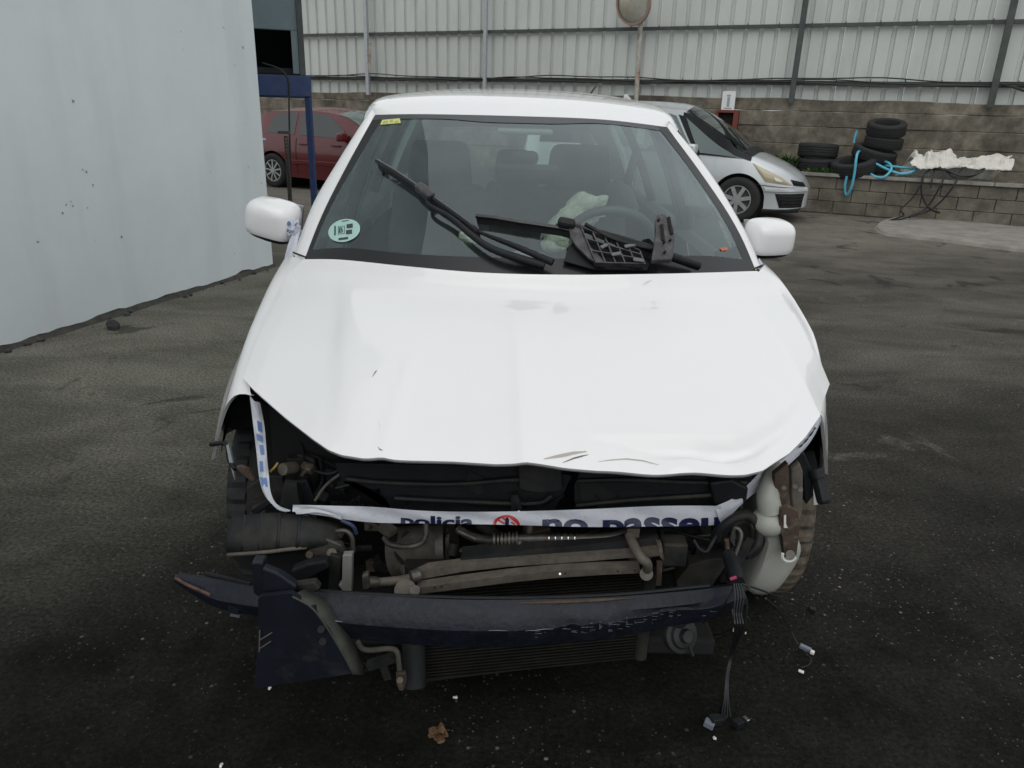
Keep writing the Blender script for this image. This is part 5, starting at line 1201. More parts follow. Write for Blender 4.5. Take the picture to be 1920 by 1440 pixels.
# right end brackets
pipe('bent_bracket', [(1180, 1003, 1.60), (1192, 1030, 1.55), (1204, 1048, 1.53), (1214, 1058, 1.53), (1212, 1078, 1.55)], .012, M_aludust)
poly('strap', [(1176, 992), (1200, 992), (1192, 1055), (1180, 1055)], 1.60, .01, M_aludust)
poly('hook_bracket', [(1232, 1019), (1240, 1018), (1244, 1040), (1245, 1052), (1238, 1046)], 1.52, .014, M_rust)
poly('strap', [(1232, 1055), (1242, 1055), (1240, 1098), (1230, 1098)], 1.55, .01, M_rust)
rbx = at(1262, 1032, 1.58); bm = B(); box(bm, rbx, (.06, .05, .065)); P('relay_box', bm, M_dusty, bevel=.006)
cylp('round_cap', (1212, 1076, 1.53), (1212, 1076, 1.55), .016, M_alu, 16)
poly('fan_shroud', [(1292, 1060), (1335, 1048), (1372, 1046), (1345, 1080), (1330, 1108), (1270, 1118), (1268, 1090)], 1.62, .04, M_dusty, bevel=.006)
# ring of black hoses beside the tank
for r_, yy, off in ((.050, 1.58, 0), (.040, 1.60, .004), (.058, 1.62, -.004)):
    c_ = at(1385, 1003, yy); bm = B(); tube(bm, [c_ + Vector((r_ * math.cos(a), .01 * math.sin(2 * a), r_ * 1.05 * math.sin(a))) for a in np.linspace(R(-60), R(200), 14)], .011, 8, 2); P('rubber_hose', bm, M_dusty, smooth=True)
pipe('metal_strut', [(1372, 1010, 1.57), (1378, 990, 1.57), (1390, 1005, 1.56), (1372, 1060, 1.54)], .005, M_alu)
pipe('metal_strut', [(1362, 1010, 1.57), (1366, 1040, 1.56), (1374, 1068, 1.54)], .006, M_rust)
barp('strut', (1408, 1010, 1.56), (1384, 1055, 1.54), .014, .014, M_dusty)
pipe('wire_loop', [(1300, 1012, 1.56), (1312, 1030, 1.55), (1325, 1034, 1.55), (1335, 1018, 1.56), (1345, 1000, 1.58), (1352, 985, 1.6)], .005, M_blackpl)
# washer tank
tank_o = [(1424, 905), (1450, 882), (1452, 915), (1456, 950), (1463, 975), (1466, 1000), (1500, 1005), (1507, 1030), (1492, 1060), (1470, 1092), (1446, 1122), (1402, 1118), (1394, 1105), (1404, 1070), (1416, 1035), (1424, 1005), (1420, 970), (1419, 935)]
bm = B(); fr_ = [at(x, y, 1.64) for x, y in tank_o]; cen = sum(fr_, Vector()) / len(fr_)
fr2 = [cen + (p - cen) * .86 + Vector((0, -.028, 0)) for p in fr_]; bk = [p + Vector((.0, .14, 0)) for p in fr_]
f0 = [cen + (p - cen) * .5 + Vector((0, -.040, 0)) for p in fr_]
V = grid(bm, [f0, fr2, fr_, bk], closed=True); bm.faces.new(V[0]); bm.faces.new(V[-1]); bmesh.ops.triangulate(bm, faces=[f for f in bm.faces if len(f.verts) > 4])
tk = P('washer_tank', bm, M_tank, smooth=50, sub=1)
pipe('tank_neck', [(1444, 960, 1.60), (1440, 930, 1.61), (1446, 900, 1.64), (1456, 878, 1.68)], lambda t: .030 - .008 * t, M_tank, 14, tk)
bm = B(); c_ = at(1440, 978, 1.60); bmesh.ops.create_uvsphere(bm, u_segments=24, v_segments=14, radius=1); bmesh.ops.transform(bm, matrix=Matrix.Translation(c_) @ Matrix.Diagonal((.042, .04, .036, 1)), verts=bm.verts); P('tank_bulge', bm, M_tank, tk, smooth=True)
# rusty wing bracket and arm in front of the tyre
poly('rusty_bracket', [(1452, 890), (1478, 868), (1480, 890), (1480, 915), (1476, 940), (1466, 960), (1458, 950), (1453, 925)], 1.60, .02, M_rust, bevel=.004)
poly('rusty_bracket', [(1484, 880), (1500, 868), (1506, 885), (1506, 930), (1504, 965), (1496, 985), (1488, 968), (1484, 930)], 1.62, .02, M_aludust, bevel=.004)
arm_ = poly('rusty_arm', [(1465, 958), (1478, 950), (1496, 960), (1500, 985), (1496, 1010), (1494, 1040), (1484, 1048), (1470, 1044), (1468, 1010), (1460, 985)], 1.565, .018, M_rust, bevel=.005)
cylp('arm_bolt', (1482, 1040, 1.545), (1482, 1040, 1.56), .011, M_alu, 12, arm_)
bm = B(); c_ = at(1480, 1041, 1.55); tube(bm, [c_ + Vector((.017 * math.cos(a), 0, .017 * math.sin(a))) for a in np.linspace(R(165), R(340), 9)], .004, 6, 0); P('bright_clip', bm, mat('white_clip', (.7, .7, .68), .4), arm_)
poly('chipped_edge', [(1470, 968), (1474, 966), (1474, 982), (1477, 990), (1470, 990)], 1.56, .003, mat('chipped_white', (.65, .64, .6), .6), arm_)
for p_ in ((1470, 915, 1.585), (1491, 912, 1.60), (1501, 918, 1.60)): cylp('bolt', (p_[0], p_[1], p_[2] - .012), p_, .006, M_alu, 8)
poly('headlight_mount', [(1484, 850), (1508, 848), (1522, 880), (1526, 930), (1512, 948), (1507, 900), (1494, 880)], 1.72, .05, M_blackpl, bevel=.006)
barp('black_lever', (1533, 892, 1.72), (1546, 945, 1.68), .03, .028, M_blackpl, None, .008); cylp('lever_pivot', (1528, 880, 1.72), (1534, 896, 1.71), .018, M_blackpl, 14)
barp('white_strip', (1528, 905, 1.78), (1529, 945, 1.78), .008, .012, M_white_in)
poly('inner_arch', [(1478, 855), (1538, 800), (1543, 865), (1536, 945), (1500, 940)], 1.98, .02, M_blackpl)
# left side of the bay: black headlight well, brackets, air box
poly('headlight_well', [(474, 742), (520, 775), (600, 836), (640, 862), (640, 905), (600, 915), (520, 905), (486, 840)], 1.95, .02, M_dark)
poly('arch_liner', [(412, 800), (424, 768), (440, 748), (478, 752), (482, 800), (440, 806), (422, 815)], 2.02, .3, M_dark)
poly('grey_plate', [(462, 915), (498, 892), (530, 893), (533, 940), (512, 950), (490, 935), (472, 940)], 1.76, .02, M_dusty, bevel=.004)
poly('grey_plate', [(532, 905), (556, 908), (560, 935), (565, 955), (540, 960), (524, 950)], 1.70, .02, M_dusty, bevel=.004)
poly('rusty_strip', [(442, 876), (452, 874), (466, 880), (478, 900), (472, 902), (455, 890)], 1.70, .01, M_rust)
for pts in ([(428, 832), (424, 836), (430, 868), (440, 900), (436, 865)],): poly('torn_edge', pts, 1.74, .01, M_galv)
pipe('torn_liner', [(395, 833, 1.78), (424, 833, 1.76), (430, 862, 1.75), (441, 880, 1.73)], .006, M_blackpl)
cylp('round_cap', (530, 880, 1.74), (552, 876, 1.78), .016, M_aludust, 14)
pipe('yellow_wire', [(507, 884, 1.72), (515, 876, 1.72), (521, 868, 1.73)], .003, mat('yellow_wire_skin', (.35, .26, .06), .6), 6)
for pts in ([(580, 880, 1.8), (620, 888, 1.78), (650, 870, 1.8)], [(600, 860, 1.85), (605, 900, 1.8), (590, 930, 1.75)], [(560, 820, 1.9), (572, 870, 1.85), (566, 910, 1.8)], [(630, 915, 1.72), (680, 905, 1.72), (720, 920, 1.7)], [(545, 840, 1.9), (590, 855, 1.88), (640, 880, 1.8)]): pipe('wiring', pts, .005, M_blackpl, 6)
poly('bay_bracket', [(556, 850), (590, 862), (600, 900), (580, 925), (560, 905)], 1.86, .03, M_dusty, bevel=.006); poly('bay_bracket', [(608, 880), (640, 884), (648, 930), (615, 935)], 1.8, .03, M_blackpl, bevel=.006)
poly('bay_bracket', [(545, 905), (575, 900), (600, 960), (560, 962)], 1.75, .03, M_blackpl, bevel=.005)
# ribbed air duct at the left
bm = B(); ab = [(437, 968, 1.66), (520, 962, 1.62), (585, 970, 1.60), (640, 985, 1.62)]; bb = [(428, 1036, 1.62), (500, 1040, 1.58), (570, 1030, 1.57), (630, 1020, 1.60)]
Aa = resample([at(*p) for p in ab], 24); Bb = resample([at(*p) for p in bb], 24); rows = []
for j in range(9):
    t = j / 8; rows.append([a.lerp(b_, t) + Vector((0, -.03 * math.sin(t * math.pi), 0)) for a, b_ in zip(Aa, Bb)])
grid(bm, rows); duct = P('air_duct', bm, M_dusty, smooth=True, solid=.004)
for k in (3, 7, 11, 15):
    bm = B(); tube(bm, [rows[j][k] + Vector((.012 * math.sin(j / 8 * 3), -.004, 0)) for j in range(9)], .0055, 6, 2); P('duct_rib', bm, M_blackpl, duct, smooth=True)
pipe('duct_rim', [(428, 1040, 1.61), (490, 1036, 1.56), (540, 1030, 1.55), (575, 1026, 1.56)], .005, M_aludust, 8, duct)
poly('duct_underside', [(432, 1040), (570, 1032), (600, 1060), (560, 1085), (500, 1080), (450, 1062)], 1.68, .1, M_dark)
pipe('metal_line', [(600, 1004, 1.60), (625, 997, 1.60), (648, 995, 1.60), (660, 1008, 1.6), (662, 1035, 1.6)], .006, M_alu)
poly('bolted_bracket', [(572, 1012), (612, 1010), (640, 1022), (650, 1045), (632, 1052), (612, 1040), (590, 1048), (576, 1040)], 1.57, .02, M_alu, bevel=.004)
cylp('bolt', (622, 1037, 1.55), (622, 1037, 1.57), .012, M_aludust, 12); cylp('bolt', (580, 1040, 1.56), (580, 1040, 1.58), .009, M_rust, 10)
poly('pale_bracket', [(642, 1041), (660, 1040), (659, 1112), (644, 1112), (634, 1098), (641, 1092)], 1.52, .02, mat('pale_metal', (.20, .20, .19), .6, var=.2), bevel=.003)
poly('support_arm', [(545, 1070), (575, 1058), (612, 1052), (617, 1066), (575, 1088), (555, 1092)], 1.50, .03, M_blackpl, bevel=.005)
poly('support_arm', [(618, 1040), (640, 1045), (636, 1112), (615, 1112)], 1.54, .02, M_dusty, bevel=.003)
# dense small clutter: hoses, looms, clips and brackets packed between the big pieces
crn = random.Random(23)
for k in range(46):
    px = crn.uniform(560, 1400); py = crn.uniform(985, 1040) if px > 640 and crn.random() < .55 else crn.uniform(870, 945) if px < 640 else crn.uniform(990, 1090)
    y0 = crn.uniform(1.66, 1.86); pts = [at(px, py, y0)]; a = crn.uniform(0, 6.28)
    for q in range(crn.randint(2, 4)):
        a += crn.uniform(-.9, .9); pts.append(pts[-1] + Vector((math.cos(a) * crn.uniform(.03, .09), crn.uniform(-.03, .04), math.sin(a) * crn.uniform(.02, .06))))
    bm = B(); tube(bm, pts, crn.choice((.003, .004, .006, .009, .012)), 7, 4); P('hose', bm, crn.choice((M_blackpl, M_dusty, M_dusty, M_alu, M_aludust)), smooth=True)
for k in range(34):
    px = crn.uniform(480, 640) if k % 3 == 0 else crn.uniform(640, 1400); py = crn.uniform(860, 1060) if px < 640 else crn.uniform(985, 1085)
    c_ = at(px, py, crn.uniform(1.68, 1.88)); bm = B(); box(bm, (0, 0, 0), (crn.uniform(.02, .07), crn.uniform(.02, .04), crn.uniform(.012, .045)))
    bmesh.ops.bevel(bm, geom=bm.edges[:], offset=.003, segments=1, affect='EDGES')
    if crn.random() < .5: cyl(bm, (0, -.03, 0), (0, 0, 0), .006, 8)
    bmesh.ops.transform(bm, matrix=Matrix.Translation(c_) @ Euler((crn.uniform(-.5, .5), crn.uniform(-.7, .7), crn.uniform(-.5, .5))).to_matrix().to_4x4(), verts=bm.verts)
    P('bay_fitting', bm, crn.choice((M_blackpl, M_dusty, M_dusty, M_aludust, M_rust)))
for k in range(16):
    px = crn.uniform(660, 1380); a = at(px, crn.uniform(925, 950), 1.64); bm = B(); tube(bm, [a, a + Vector((crn.uniform(-.03, .03), .01, -.02)), a + Vector((crn.uniform(-.06, .06), .03, -.05))], .0025, 5, 3); P('wiring', bm, M_blackpl)
# --- bumper beam: sloped top face, rounded edge, front face
bt = [(330, 1077, 1.50), (400, 1086, 1.46), (478, 1100, 1.42), (560, 1108, 1.40), (680, 1115, 1.385), (850, 1124, 1.37), (1000, 1124, 1.37), (1150, 1119, 1.38), (1300, 1107, 1.41), (1398, 1094, 1.46)]
be = [(326, 1084, 1.485), (370, 1106, 1.44), (420, 1124, 1.40), (540, 1142, 1.365), (640, 1162, 1.345), (850, 1176, 1.33), (1000, 1175, 1.33), (1150, 1160, 1.345), (1300, 1145, 1.38), (1396, 1116, 1.44)]
bl = [(328, 1092, 1.50), (372, 1122, 1.46), (425, 1145, 1.42), (545, 1165, 1.385), (640, 1194, 1.365), (850, 1214, 1.35), (1000, 1210, 1.35), (1150, 1196, 1.365), (1300, 1172, 1.40), (1396, 1132, 1.455)]
T1, T2, T3 = (resample(catmull([at(*p) for p in q], 6), 70) for q in (bt, be, bl))
rows = []
def dent(i): x = i / 69; return .005 * math.exp(-((x - .72) / .10) ** 2) * mn.noise(Vector((i * .45, 0, 0))) * 2 + .012 * math.exp(-((x - .86) / .05) ** 2)
back_ = [p + Vector((0, .05, -.01)) for p in T3]
lay = [[p + Vector((0, .035, -.02)) for p in T1], T1, [p.lerp(q, .33) + Vector((0, 0, .004)) for p, q in zip(T1, T2)], [p.lerp(q, .75) + Vector((0, 0, .005)) for p, q in zip(T1, T2)], [p + Vector((0, .002, -.001)) for p in T2], [p.lerp(q, .12) + Vector((0, -.003, 0)) for p, q in zip(T2, T3)], [p.lerp(q, .6) + Vector((0, -.003, 0)) for p, q in zip(T2, T3)], T3, back_]
lay = [[p + Vector((0, dent(i) if 3 < j < 8 else 0, dent(i) * .5 if 3 < j < 6 else 0)) for i, p in enumerate(r)] for j, r in enumerate(lay)]
bm = B(); V = grid(bm, lay)
bm.faces.new([r[0] for r in V]); bm.faces.new([r[-1] for r in V][::-1])
beam = P('bumper_beam', bm, M_navy, smooth=35)
def onbeam(i, k): return lay[4][i].lerp(lay[5][i], .5) + Vector((0, -.003, k))
M_scr = mat('bare_metal_scrape', (.17, .18, .21), .4, metal=.5, var=.3, vscale=60)
for i0, i1, dz, r_ in ((20, 23, .001, .0016), (39, 41, .0, .0008), (43, 46, -.003, .0008)):
    bm = B(); tube(bm, [onbeam(i, dz) for i in range(i0, i1 + 1)], lambda t: max(.0003, r_ * math.sin(math.pi * t)), 5, 1); P('scrape', bm, M_scr, beam)
bm = B()
for k in range(90):
    i = min(64, max(40, int(rnd.gauss(53, 5)))); f_ = rnd.random(); p = (lay[4][i].lerp(lay[6][i], f_ * .8)) + Vector((0, -.0035, 0)); d = Vector((rnd.uniform(.004, .02), 0, rnd.uniform(-.001, .002)))
    bar(bm, p, p + d * rnd.random(), .0008, rnd.uniform(.0003, .0016))
P('scratches', bm, M_scr, beam, kind='stuff')
pipe('beam_top_rim', [(600, 1108, 1.40), (760, 1117, 1.385), (950, 1121, 1.38), (1150, 1115, 1.39), (1330, 1098, 1.43)], .004, M_blackpl, 6, beam)
bm = B(); tube(bm, [lay[2][i] * .5 + lay[1][i] * .5 + Vector((0, 0, .001)) for i in range(42, 56)], lambda t: .004 * math.sin(math.pi * min(1, t + .02)) + .0005, 5, 1); P('rust_streak', bm, mat('rust_streak_brown', (.065, .045, .03), .9, var=.4, vscale=40), beam)
pipe('rusty_edge', [(329, 1083, 1.485), (350, 1096, 1.46), (378, 1108, 1.43), (395, 1116, 1.42)], .0035, mat('rusty_edge_brown', (.10, .055, .035), .9, var=.4, vscale=50), 6, beam)
poly('beam_bracket', [(428, 1128), (450, 1132), (446, 1152), (434, 1154), (427, 1142)], 1.40, .004, M_navy, beam); barp('beam_bracket_lip', (432, 1153, 1.395), (450, 1156, 1.395), .005, .004, M_scr, beam)
pipe('beam_strap', [(385, 1075, 1.5), (430, 1086, 1.47), (470, 1096, 1.44)], .005, M_blackpl, 6, beam)
# --- torn lower bumper corner hanging in front of the beam
M_corner = mat('dark_blue_black_plastic', (.007, .009, .015), .45, spec=.35, var=.35, vscale=10, dirt=(.045, .045, .045), dscale=7, dthr=.6)
bc = poly('torn_bumper_corner', [(484, 1122), (490, 1118), (545, 1112), (560, 1122), (590, 1140), (618, 1180), (645, 1225), (664, 1262), (628, 1268), (560, 1278), (476, 1291), (482, 1230)], 1.315, .012, M_corner, bevel=.002)
poly('corner_post', [(471, 1054), (492, 1054), (502, 1112), (486, 1122), (475, 1112)], 1.34, .03, M_corner, bc, bevel=.004)
poly('corner_web', [(492, 1064), (520, 1075), (556, 1100), (550, 1122), (512, 1134), (492, 1118)], 1.335, .02, M_corner, bc, bevel=.004)
poly('corner_web', [(548, 1098), (590, 1092), (600, 1104), (562, 1124)], 1.36, .02, M_dusty, bc, bevel=.003)
bm = B(); e1 = [at(x, y, 1.312) for x, y in ((548, 1118), (585, 1140), (612, 1176), (642, 1224), (664, 1264))]; e2 = [at(x, y, 1.36) for x, y in ((572, 1104), (612, 1128), (642, 1168), (668, 1216), (684, 1266))]
E1, E2 = resample(catmull(e1, 5), 18), resample(catmull(e2, 5), 18); grid(bm, [E1, [a.lerp(b_, .5) + Vector((0, -.004, .004)) for a, b_ in zip(E1, E2)], E2]); P('curved_flange', bm, mat('grubby_green_grey_plastic', (.040, .042, .034), .7, var=.4, vscale=20), bc, smooth=True, solid=.004)
for a, b_ in (((487, 1200), (510, 1186)), ((487, 1216), (508, 1202)), ((487, 1182), (486, 1222))): barp('corner_scratch', (*a, 1.309), (*b_, 1.309), .0012, .002, M_aludust, bc)
for c_ in ((602, 1180), (605, 1203)): cylp('corner_hole', (*c_, 1.309), (*c_, 1.312), .008, M_dark, 12, bc)
# --- lower pipes, bolts, horn
pipe('lower_pipe', [(670, 1202, 1.47), (678, 1215, 1.46), (695, 1219, 1.46), (730, 1216, 1.46), (744, 1222, 1.46), (748, 1245, 1.47), (750, 1268, 1.48)], .0065, M_aludust)
poly('lug', [(742, 1262), (760, 1262), (762, 1278), (756, 1296), (748, 1296), (742, 1280)], 1.46, .012, M_rust, bevel=.003); cylp('lug_bolt', (750, 1275, 1.448), (750, 1275, 1.462), .008, M_aludust, 10)
barp('lower_arm', (690, 1248, 1.5), (740, 1232, 1.5), .02, .02, M_dusty); barp('lower_arm', (715, 1232, 1.55), (728, 1272, 1.55), .012, .02, M_dusty)
bm = B(); box(bm, (.05, 1.75, .20), (1.0, .3, .05)); P('subframe', bm, M_dark, bevel=.01)
hc_ = at(1277, 1190, 1.52); hr = Euler((R(62), R(12), R(18))).to_matrix()
bm = B(); lathe(bm, [(0, .030), (.014, .030), (.018, .018), (.030, .014), (.034, .006), (.044, .004), (.047, -.002), (.046, -.012), (.03, -.02), (0, -.02)], hc_, 'Z', 32, hr); hn = P('horn', bm, mat('grey_horn', (.03, .031, .031), .5, metal=.4, var=.3, vscale=30), smooth=35)
poly('horn_bracket', [(1240, 1163), (1280, 1158), (1272, 1172), (1240, 1178)], 1.47, .006, M_dusty, hn); barp('horn_tail', (1292, 1212, 1.50), (1299, 1230, 1.49), .006, .006, M_dusty, hn)
poly('hanging_plate', [(1250, 1172), (1270, 1165), (1284, 1150), (1290, 1170), (1278, 1180)], 1.49, .006, M_dusty)
cylp('brown_bracket', (1320, 1140, 1.52), (1305, 1130, 1.5), .016, mat('orange_brown_rust', (.14, .07, .03), .9, var=.5, vscale=30), 12)
# --- wiring loom and plugs
loom = empty('wiring_loom', at(1378, 1085, 1.42)); loom.parent = car; loom.matrix_parent_inverse = wmat(car).inverted()
def wire(pts, r=.0022, mt_=None): bm = B(); tube(bm, [at(*p) if len(p) == 3 else Vector(p[:3]) for p in pts], r, 6, 6); return obj('wire', bm, mt_ or M_cable, loom, world=True, smooth=True)
def W3(px, py, z=None, y=None): return at(px, py, y) if y else atz(px, py, z)
def wireP(pts, r=.0022, mt_=None): bm = B(); tube(bm, pts, r, 6, 6); return obj('wire', bm, mt_ or M_cable, loom, world=True, smooth=True)
for k in range(7):
    o = (k - 3) * 3.2; wireP([at(1372 + o, 1045, 1.5), at(1378 + o, 1070, 1.44), at(1384 + o * .9, 1092, 1.41)], .004)
bm = B(); tube(bm, [at(1366, 1040, 1.5), at(1374, 1065, 1.45), at(1383, 1092, 1.40)], .016, 10, 4); obj('sleeve', bm, M_blackpl, loom, world=True, smooth=True)
barpk = B(); bar(barpk, at(1369, 1086, 1.388), at(1381, 1082, 1.388), .004, .005); obj('pink_tag', barpk, mat('pink_tag_red', (.45, .05, .12), .6), loom, world=True)
for k in range(4):
    o = k * 5
    wireP([at(1376 + o * .8, 1094, 1.40), at(1378 + o * 1.1, 1120, 1.38), at(1376 + o * .9, 1150, 1.37), at(1378 + o, 1180, 1.37), atz(1372 + o * .4, 1215, .16), atz(1362 + o * .3, 1262, .07), atz(1358 + o * .5, 1310, .02), atz(1352 + o * 1.2, 1345, .012)], .0022)
wireP([at(1388, 1096, 1.40), at(1400, 1130, 1.39), at(1396, 1178, 1.39)], .0025)
wireP([at(1390, 1094, 1.40), at(1420, 1104, 1.42), atz(1455, 1117, .30), atz(1490, 1128, .12), atz(1515, 1139, .03)], .0022)
wireP([at(1445, 1110, 1.44), atz(1480, 1112, .30), atz(1500, 1120, .1), atz(1514, 1128, .02)], .0016)
wireP([at(1436, 1122, 1.42), atz(1462, 1146, .22), atz(1480, 1178, .06), atz(1496, 1208, .02)], .0022)
wireP([atz(1505, 1218, .02), atz(1520, 1235, .01), atz(1516, 1247, .006), atz(1502, 1252, .01)], .0018)
wireP([at(1378, 1098, 1.4), at(1360, 1130, 1.40), at(1340, 1150, 1.42), at(1318, 1168, 1.46)], .002)
wireP([at(1374, 1180, 1.38), atz(1345, 1190, .2), atz(1320, 1194, .14)], .0016)
def plug(px, py, z, s, rz, mt_): 
    bm = B(); box(bm, (0, 0, 0), s); bmesh.ops.transform(bm, matrix=Matrix.Translation(atz(px, py, z)) @ Matrix.Rotation(R(rz), 4, 'Z') @ Matrix.Rotation(R(8), 4, 'Y'), verts=bm.verts); return obj('plug', bm, mt_, loom, world=True, bevel=.002)
M_wp = mat('white_plug', (.7, .7, .68), .5); M_gp = mat('grey_blue_plug', (.16, .18, .22), .4)
plug(1523, 1143, .012, (.020, .016, .014), -20, M_blackpl); plug(1510, 1215, .012, (.034, .014, .012), -30, M_gp); plug(1523, 1223, .012, (.012, .012, .010), -30, M_wp); plug(1502, 1259, .008, (.016, .009, .006), -25, M_wp)
plug(1376, 1181, .20, (.005, .005, .012), 0, M_wp); plug(1398, 1187, .19, (.004, .004, .008), 0, M_wp)
plug(1341, 1350, .015, (.034, .026, .020), 20, M_blackpl); plug(1330, 1357, .012, (.026, .02, .018), -30, M_gp); plug(1384, 1356, .015, (.030, .022, .018), 35, M_blackpl); plug(1398, 1350, .014, (.012, .020, .014), 30, M_chrome); plug(1356, 1346, .014, (.02, .018, .015), 50, M_blackpl)

# ------------------------------------------------------------------ BROKEN BRACKET LYING ON THE WINDSCREEN
br = empty('broken_wiper_bracket', onw(1150, 480, .03), label='broken ribbed black plastic bracket lying on the right half of the windscreen', cat='bracket')
def OW(x, y, o): return onw(x, y, o)
def PB(name, bm, mt_, **k): return obj(name, bm, mt_, br, world=True, **k)
bm = B(); plate(bm, [OW(x, y, .030) for x, y in ((1062, 434), (1085, 432), (1090, 450), (1100, 475), (1125, 500), (1140, 512), (1120, 512), (1100, 500), (1078, 478), (1066, 460))], .012, (0, -.6, .75)); PB('side_cheek', bm, M_bracket, bevel=.003)
bm = B(); bar(bm, OW(1043, 434, .045), OW(1075, 440, .045), .03, .03, (0, -.6, .8)); PB('pivot_barrel', bm, M_blackpl, bevel=.01)
def grid_pt(u, v): 
    a, b_, c_, d_ = Vector((1085, 444)), Vector((1190, 487)), Vector((1112, 510)), Vector((1200, 512)); p = a.lerp(b_, u).lerp(c_.lerp(d_, u), v); return OW(p.x, p.y, .040)
for u in (0, .2, .4, .6, .8, 1):
    bm = B(); 
    for k in range(4): bar(bm, grid_pt(u, k / 4), grid_pt(u, (k + 1) / 4), .004, .016, (0, -.6, .8))
    PB('cross_rib', bm, M_bracket)
for v in (0, .33, .66, 1):
    bm = B()
    for k in range(6): bar(bm, grid_pt(k / 6, v), grid_pt((k + 1) / 6, v), .004, .018, (0, -.6, .8))
    PB('long_rib', bm, M_bracket)
bm = B(); plate(bm, [OW(x, y, .012) for x, y in ((1080, 448), (1190, 486), (1215, 500), (1210, 514), (1110, 512), (1056, 497), (1062, 478))], .008, (0, -.6, .75)); PB('base_plate', bm, M_blackpl)
for a, b_ in (((1162, 482), (1180, 478)), ((1138, 497), (1155, 494)), ((1176, 505), (1196, 508)), ((1120, 484), (1130, 478))):
    bm = B(); bar(bm, OW(*a, .052), OW(*b_, .052), .012, .006, (0, -.6, .8)); PB('clip_tab', bm, mat('worn_grey_plastic', (.12, .12, .125), .4), bevel=.002)
bm = B(); arc_o = [(1208, 514), (1210, 490), (1214, 465), (1214, 440), (1218, 430), (1228, 428), (1238, 438), (1246, 455), (1248, 480), (1244, 512)]
plate(bm, [OW(x, y, .050) for x, y in arc_o], .022, (0, -.6, .75)); PB('curved_end', bm, M_bracket, bevel=.004)
for a, b_ in (((1232, 436), (1237, 466)), ((1222, 450), (1224, 478))):
    bm = B(); bar(bm, OW(*a, .074), OW(*b_, .074), .008, .006, (0, -.6, .8)); PB('slot', bm, M_dark)
for c_ in ((1225, 482), (1226, 500), (1216, 442), (1236, 478)):
    bm = B(); cyl(bm, OW(*c_, .072), OW(*c_, .080), .004, 10); PB('peg_hole', bm, M_dark)
bm = B(); tube(bm, [OW(1092, 440, .05), OW(1130, 462, .05), OW(1170, 476, .05), OW(1210, 485, .05)], .006, 6, 4); PB('rim_rail', bm, M_blackpl)

# ------------------------------------------------------------------ POLICE TAPE
tape = empty('police_tape', at(960, 975, 1.50), label='white police barrier tape with dark blue lettering strung across the smashed front', cat='tape')
def TP(name, bm, mt_, parent=None, **k): return obj(name, bm, mt_, parent or tape, world=True, **k)
YT = 1.585
up_ = [(556, 948, 1.60), (640, 950, 1.595), (700, 951, 1.59), (800, 957, 1.585), (950, 958, 1.585), (1100, 956, 1.585), (1230, 950, 1.59), (1300, 948, 1.595), (1362, 948, 1.60)]
dn_ = [(532, 957, 1.60), (600, 966, 1.59), (690, 979, 1.585), (800, 981.5, 1.58), (950, 984, 1.575), (1100, 988, 1.575), (1230, 987, 1.58), (1300, 986, 1.585), (1352, 984, 1.60)]
NU_ = 90
def by_px(tab):
    sm = catmull([Vector(p) for p in tab], 6); out = []
    for k in range(NU_):
        x = 548 + (1352 - 548) * k / (NU_ - 1)
        y = interp([(q.x, q.y) for q in sm], x); d = interp([(q.x, q.z) for q in sm], x); out.append(at(x, y, d))
    return out
U, D = by_px(up_), by_px(dn_)
def tsurf(px, v, off=0):
    """point on the tape: px = place along it (0..1), v = 0 at lower edge, 1 at upper"""
    i = min(NU_ - 2, max(0, int(px * (NU_ - 1)))); f_ = px * (NU_ - 1) - i
    a = D[i].lerp(D[i + 1], f_); b_ = U[i].lerp(U[i + 1], f_); p = a.lerp(b_, v)
    w_ = .0035 * math.sin(px * 31 + v * 2.2) * math.sin(v * math.pi) + .004 * math.sin(px * 9 + 1) * v
    return p + Vector((0, w_ - off, 0))
bm = B(); grid(bm, [[tsurf(i / 179, j / 8) for i in range(180)] for j in range(9)]); strip = TP('tape_strip', bm, M_tape, smooth=True)
def u_of(px):   # tape parameter whose lower edge projects at px
    best = min(range(0, 1001), key=lambda k: abs(proj_x(tsurf(k / 1000, .3)) - px)); return best / 1000
def proj_x(p): d = p - Vector((0, 0, CAM_H)); return 960 + F * d.dot(rt) / d.dot(fw)
def tape_text(s_, px0, px1, hgt, v0, mt_, clip=(0, 1)):
    """letters lie on the tape; where the tape is folded over, they end at the fold"""
    bm = text_mesh(s_, 1.0, .035)
    xs_ = [v.co.x for v in bm.verts]; x0, x1 = min(xs_), max(xs_)
    u0, u1 = u_of(px0), u_of(px1); 
    bmesh.ops.subdivide_edges(bm, edges=[e for e in bm.edges if e.calc_length() > .1], cuts=2)
    bmesh.ops.triangulate(bm, faces=bm.faces[:])
    for v in bm.verts: v.co.y = v0 + v.co.y * hgt
    for z_, no in ((clip[0], -1), (clip[1], 1)):
        bmesh.ops.bisect_plane(bm, geom=bm.verts[:] + bm.edges[:] + bm.faces[:], plane_co=(0, z_, 0), plane_no=(0, no, 0), clear_outer=True)
    for v in bm.verts:
        v.co = tsurf(u0 + (u1 - u0) * (v.co.x - x0) / (x1 - x0), v.co.y, .0015)
    return TP('tape_lettering', bm, mt_, strip)
tape_text('policia', 752, 888, 1.25, -.22, M_tapeink, (.01, .99))
tape_text('no', 1017, 1103, 1.75, -.42, M_tapeink, (.01, .99)); tape_text('passeu', 1130, 1400, 1.75, -.42, M_tapeink, (.01, .99))
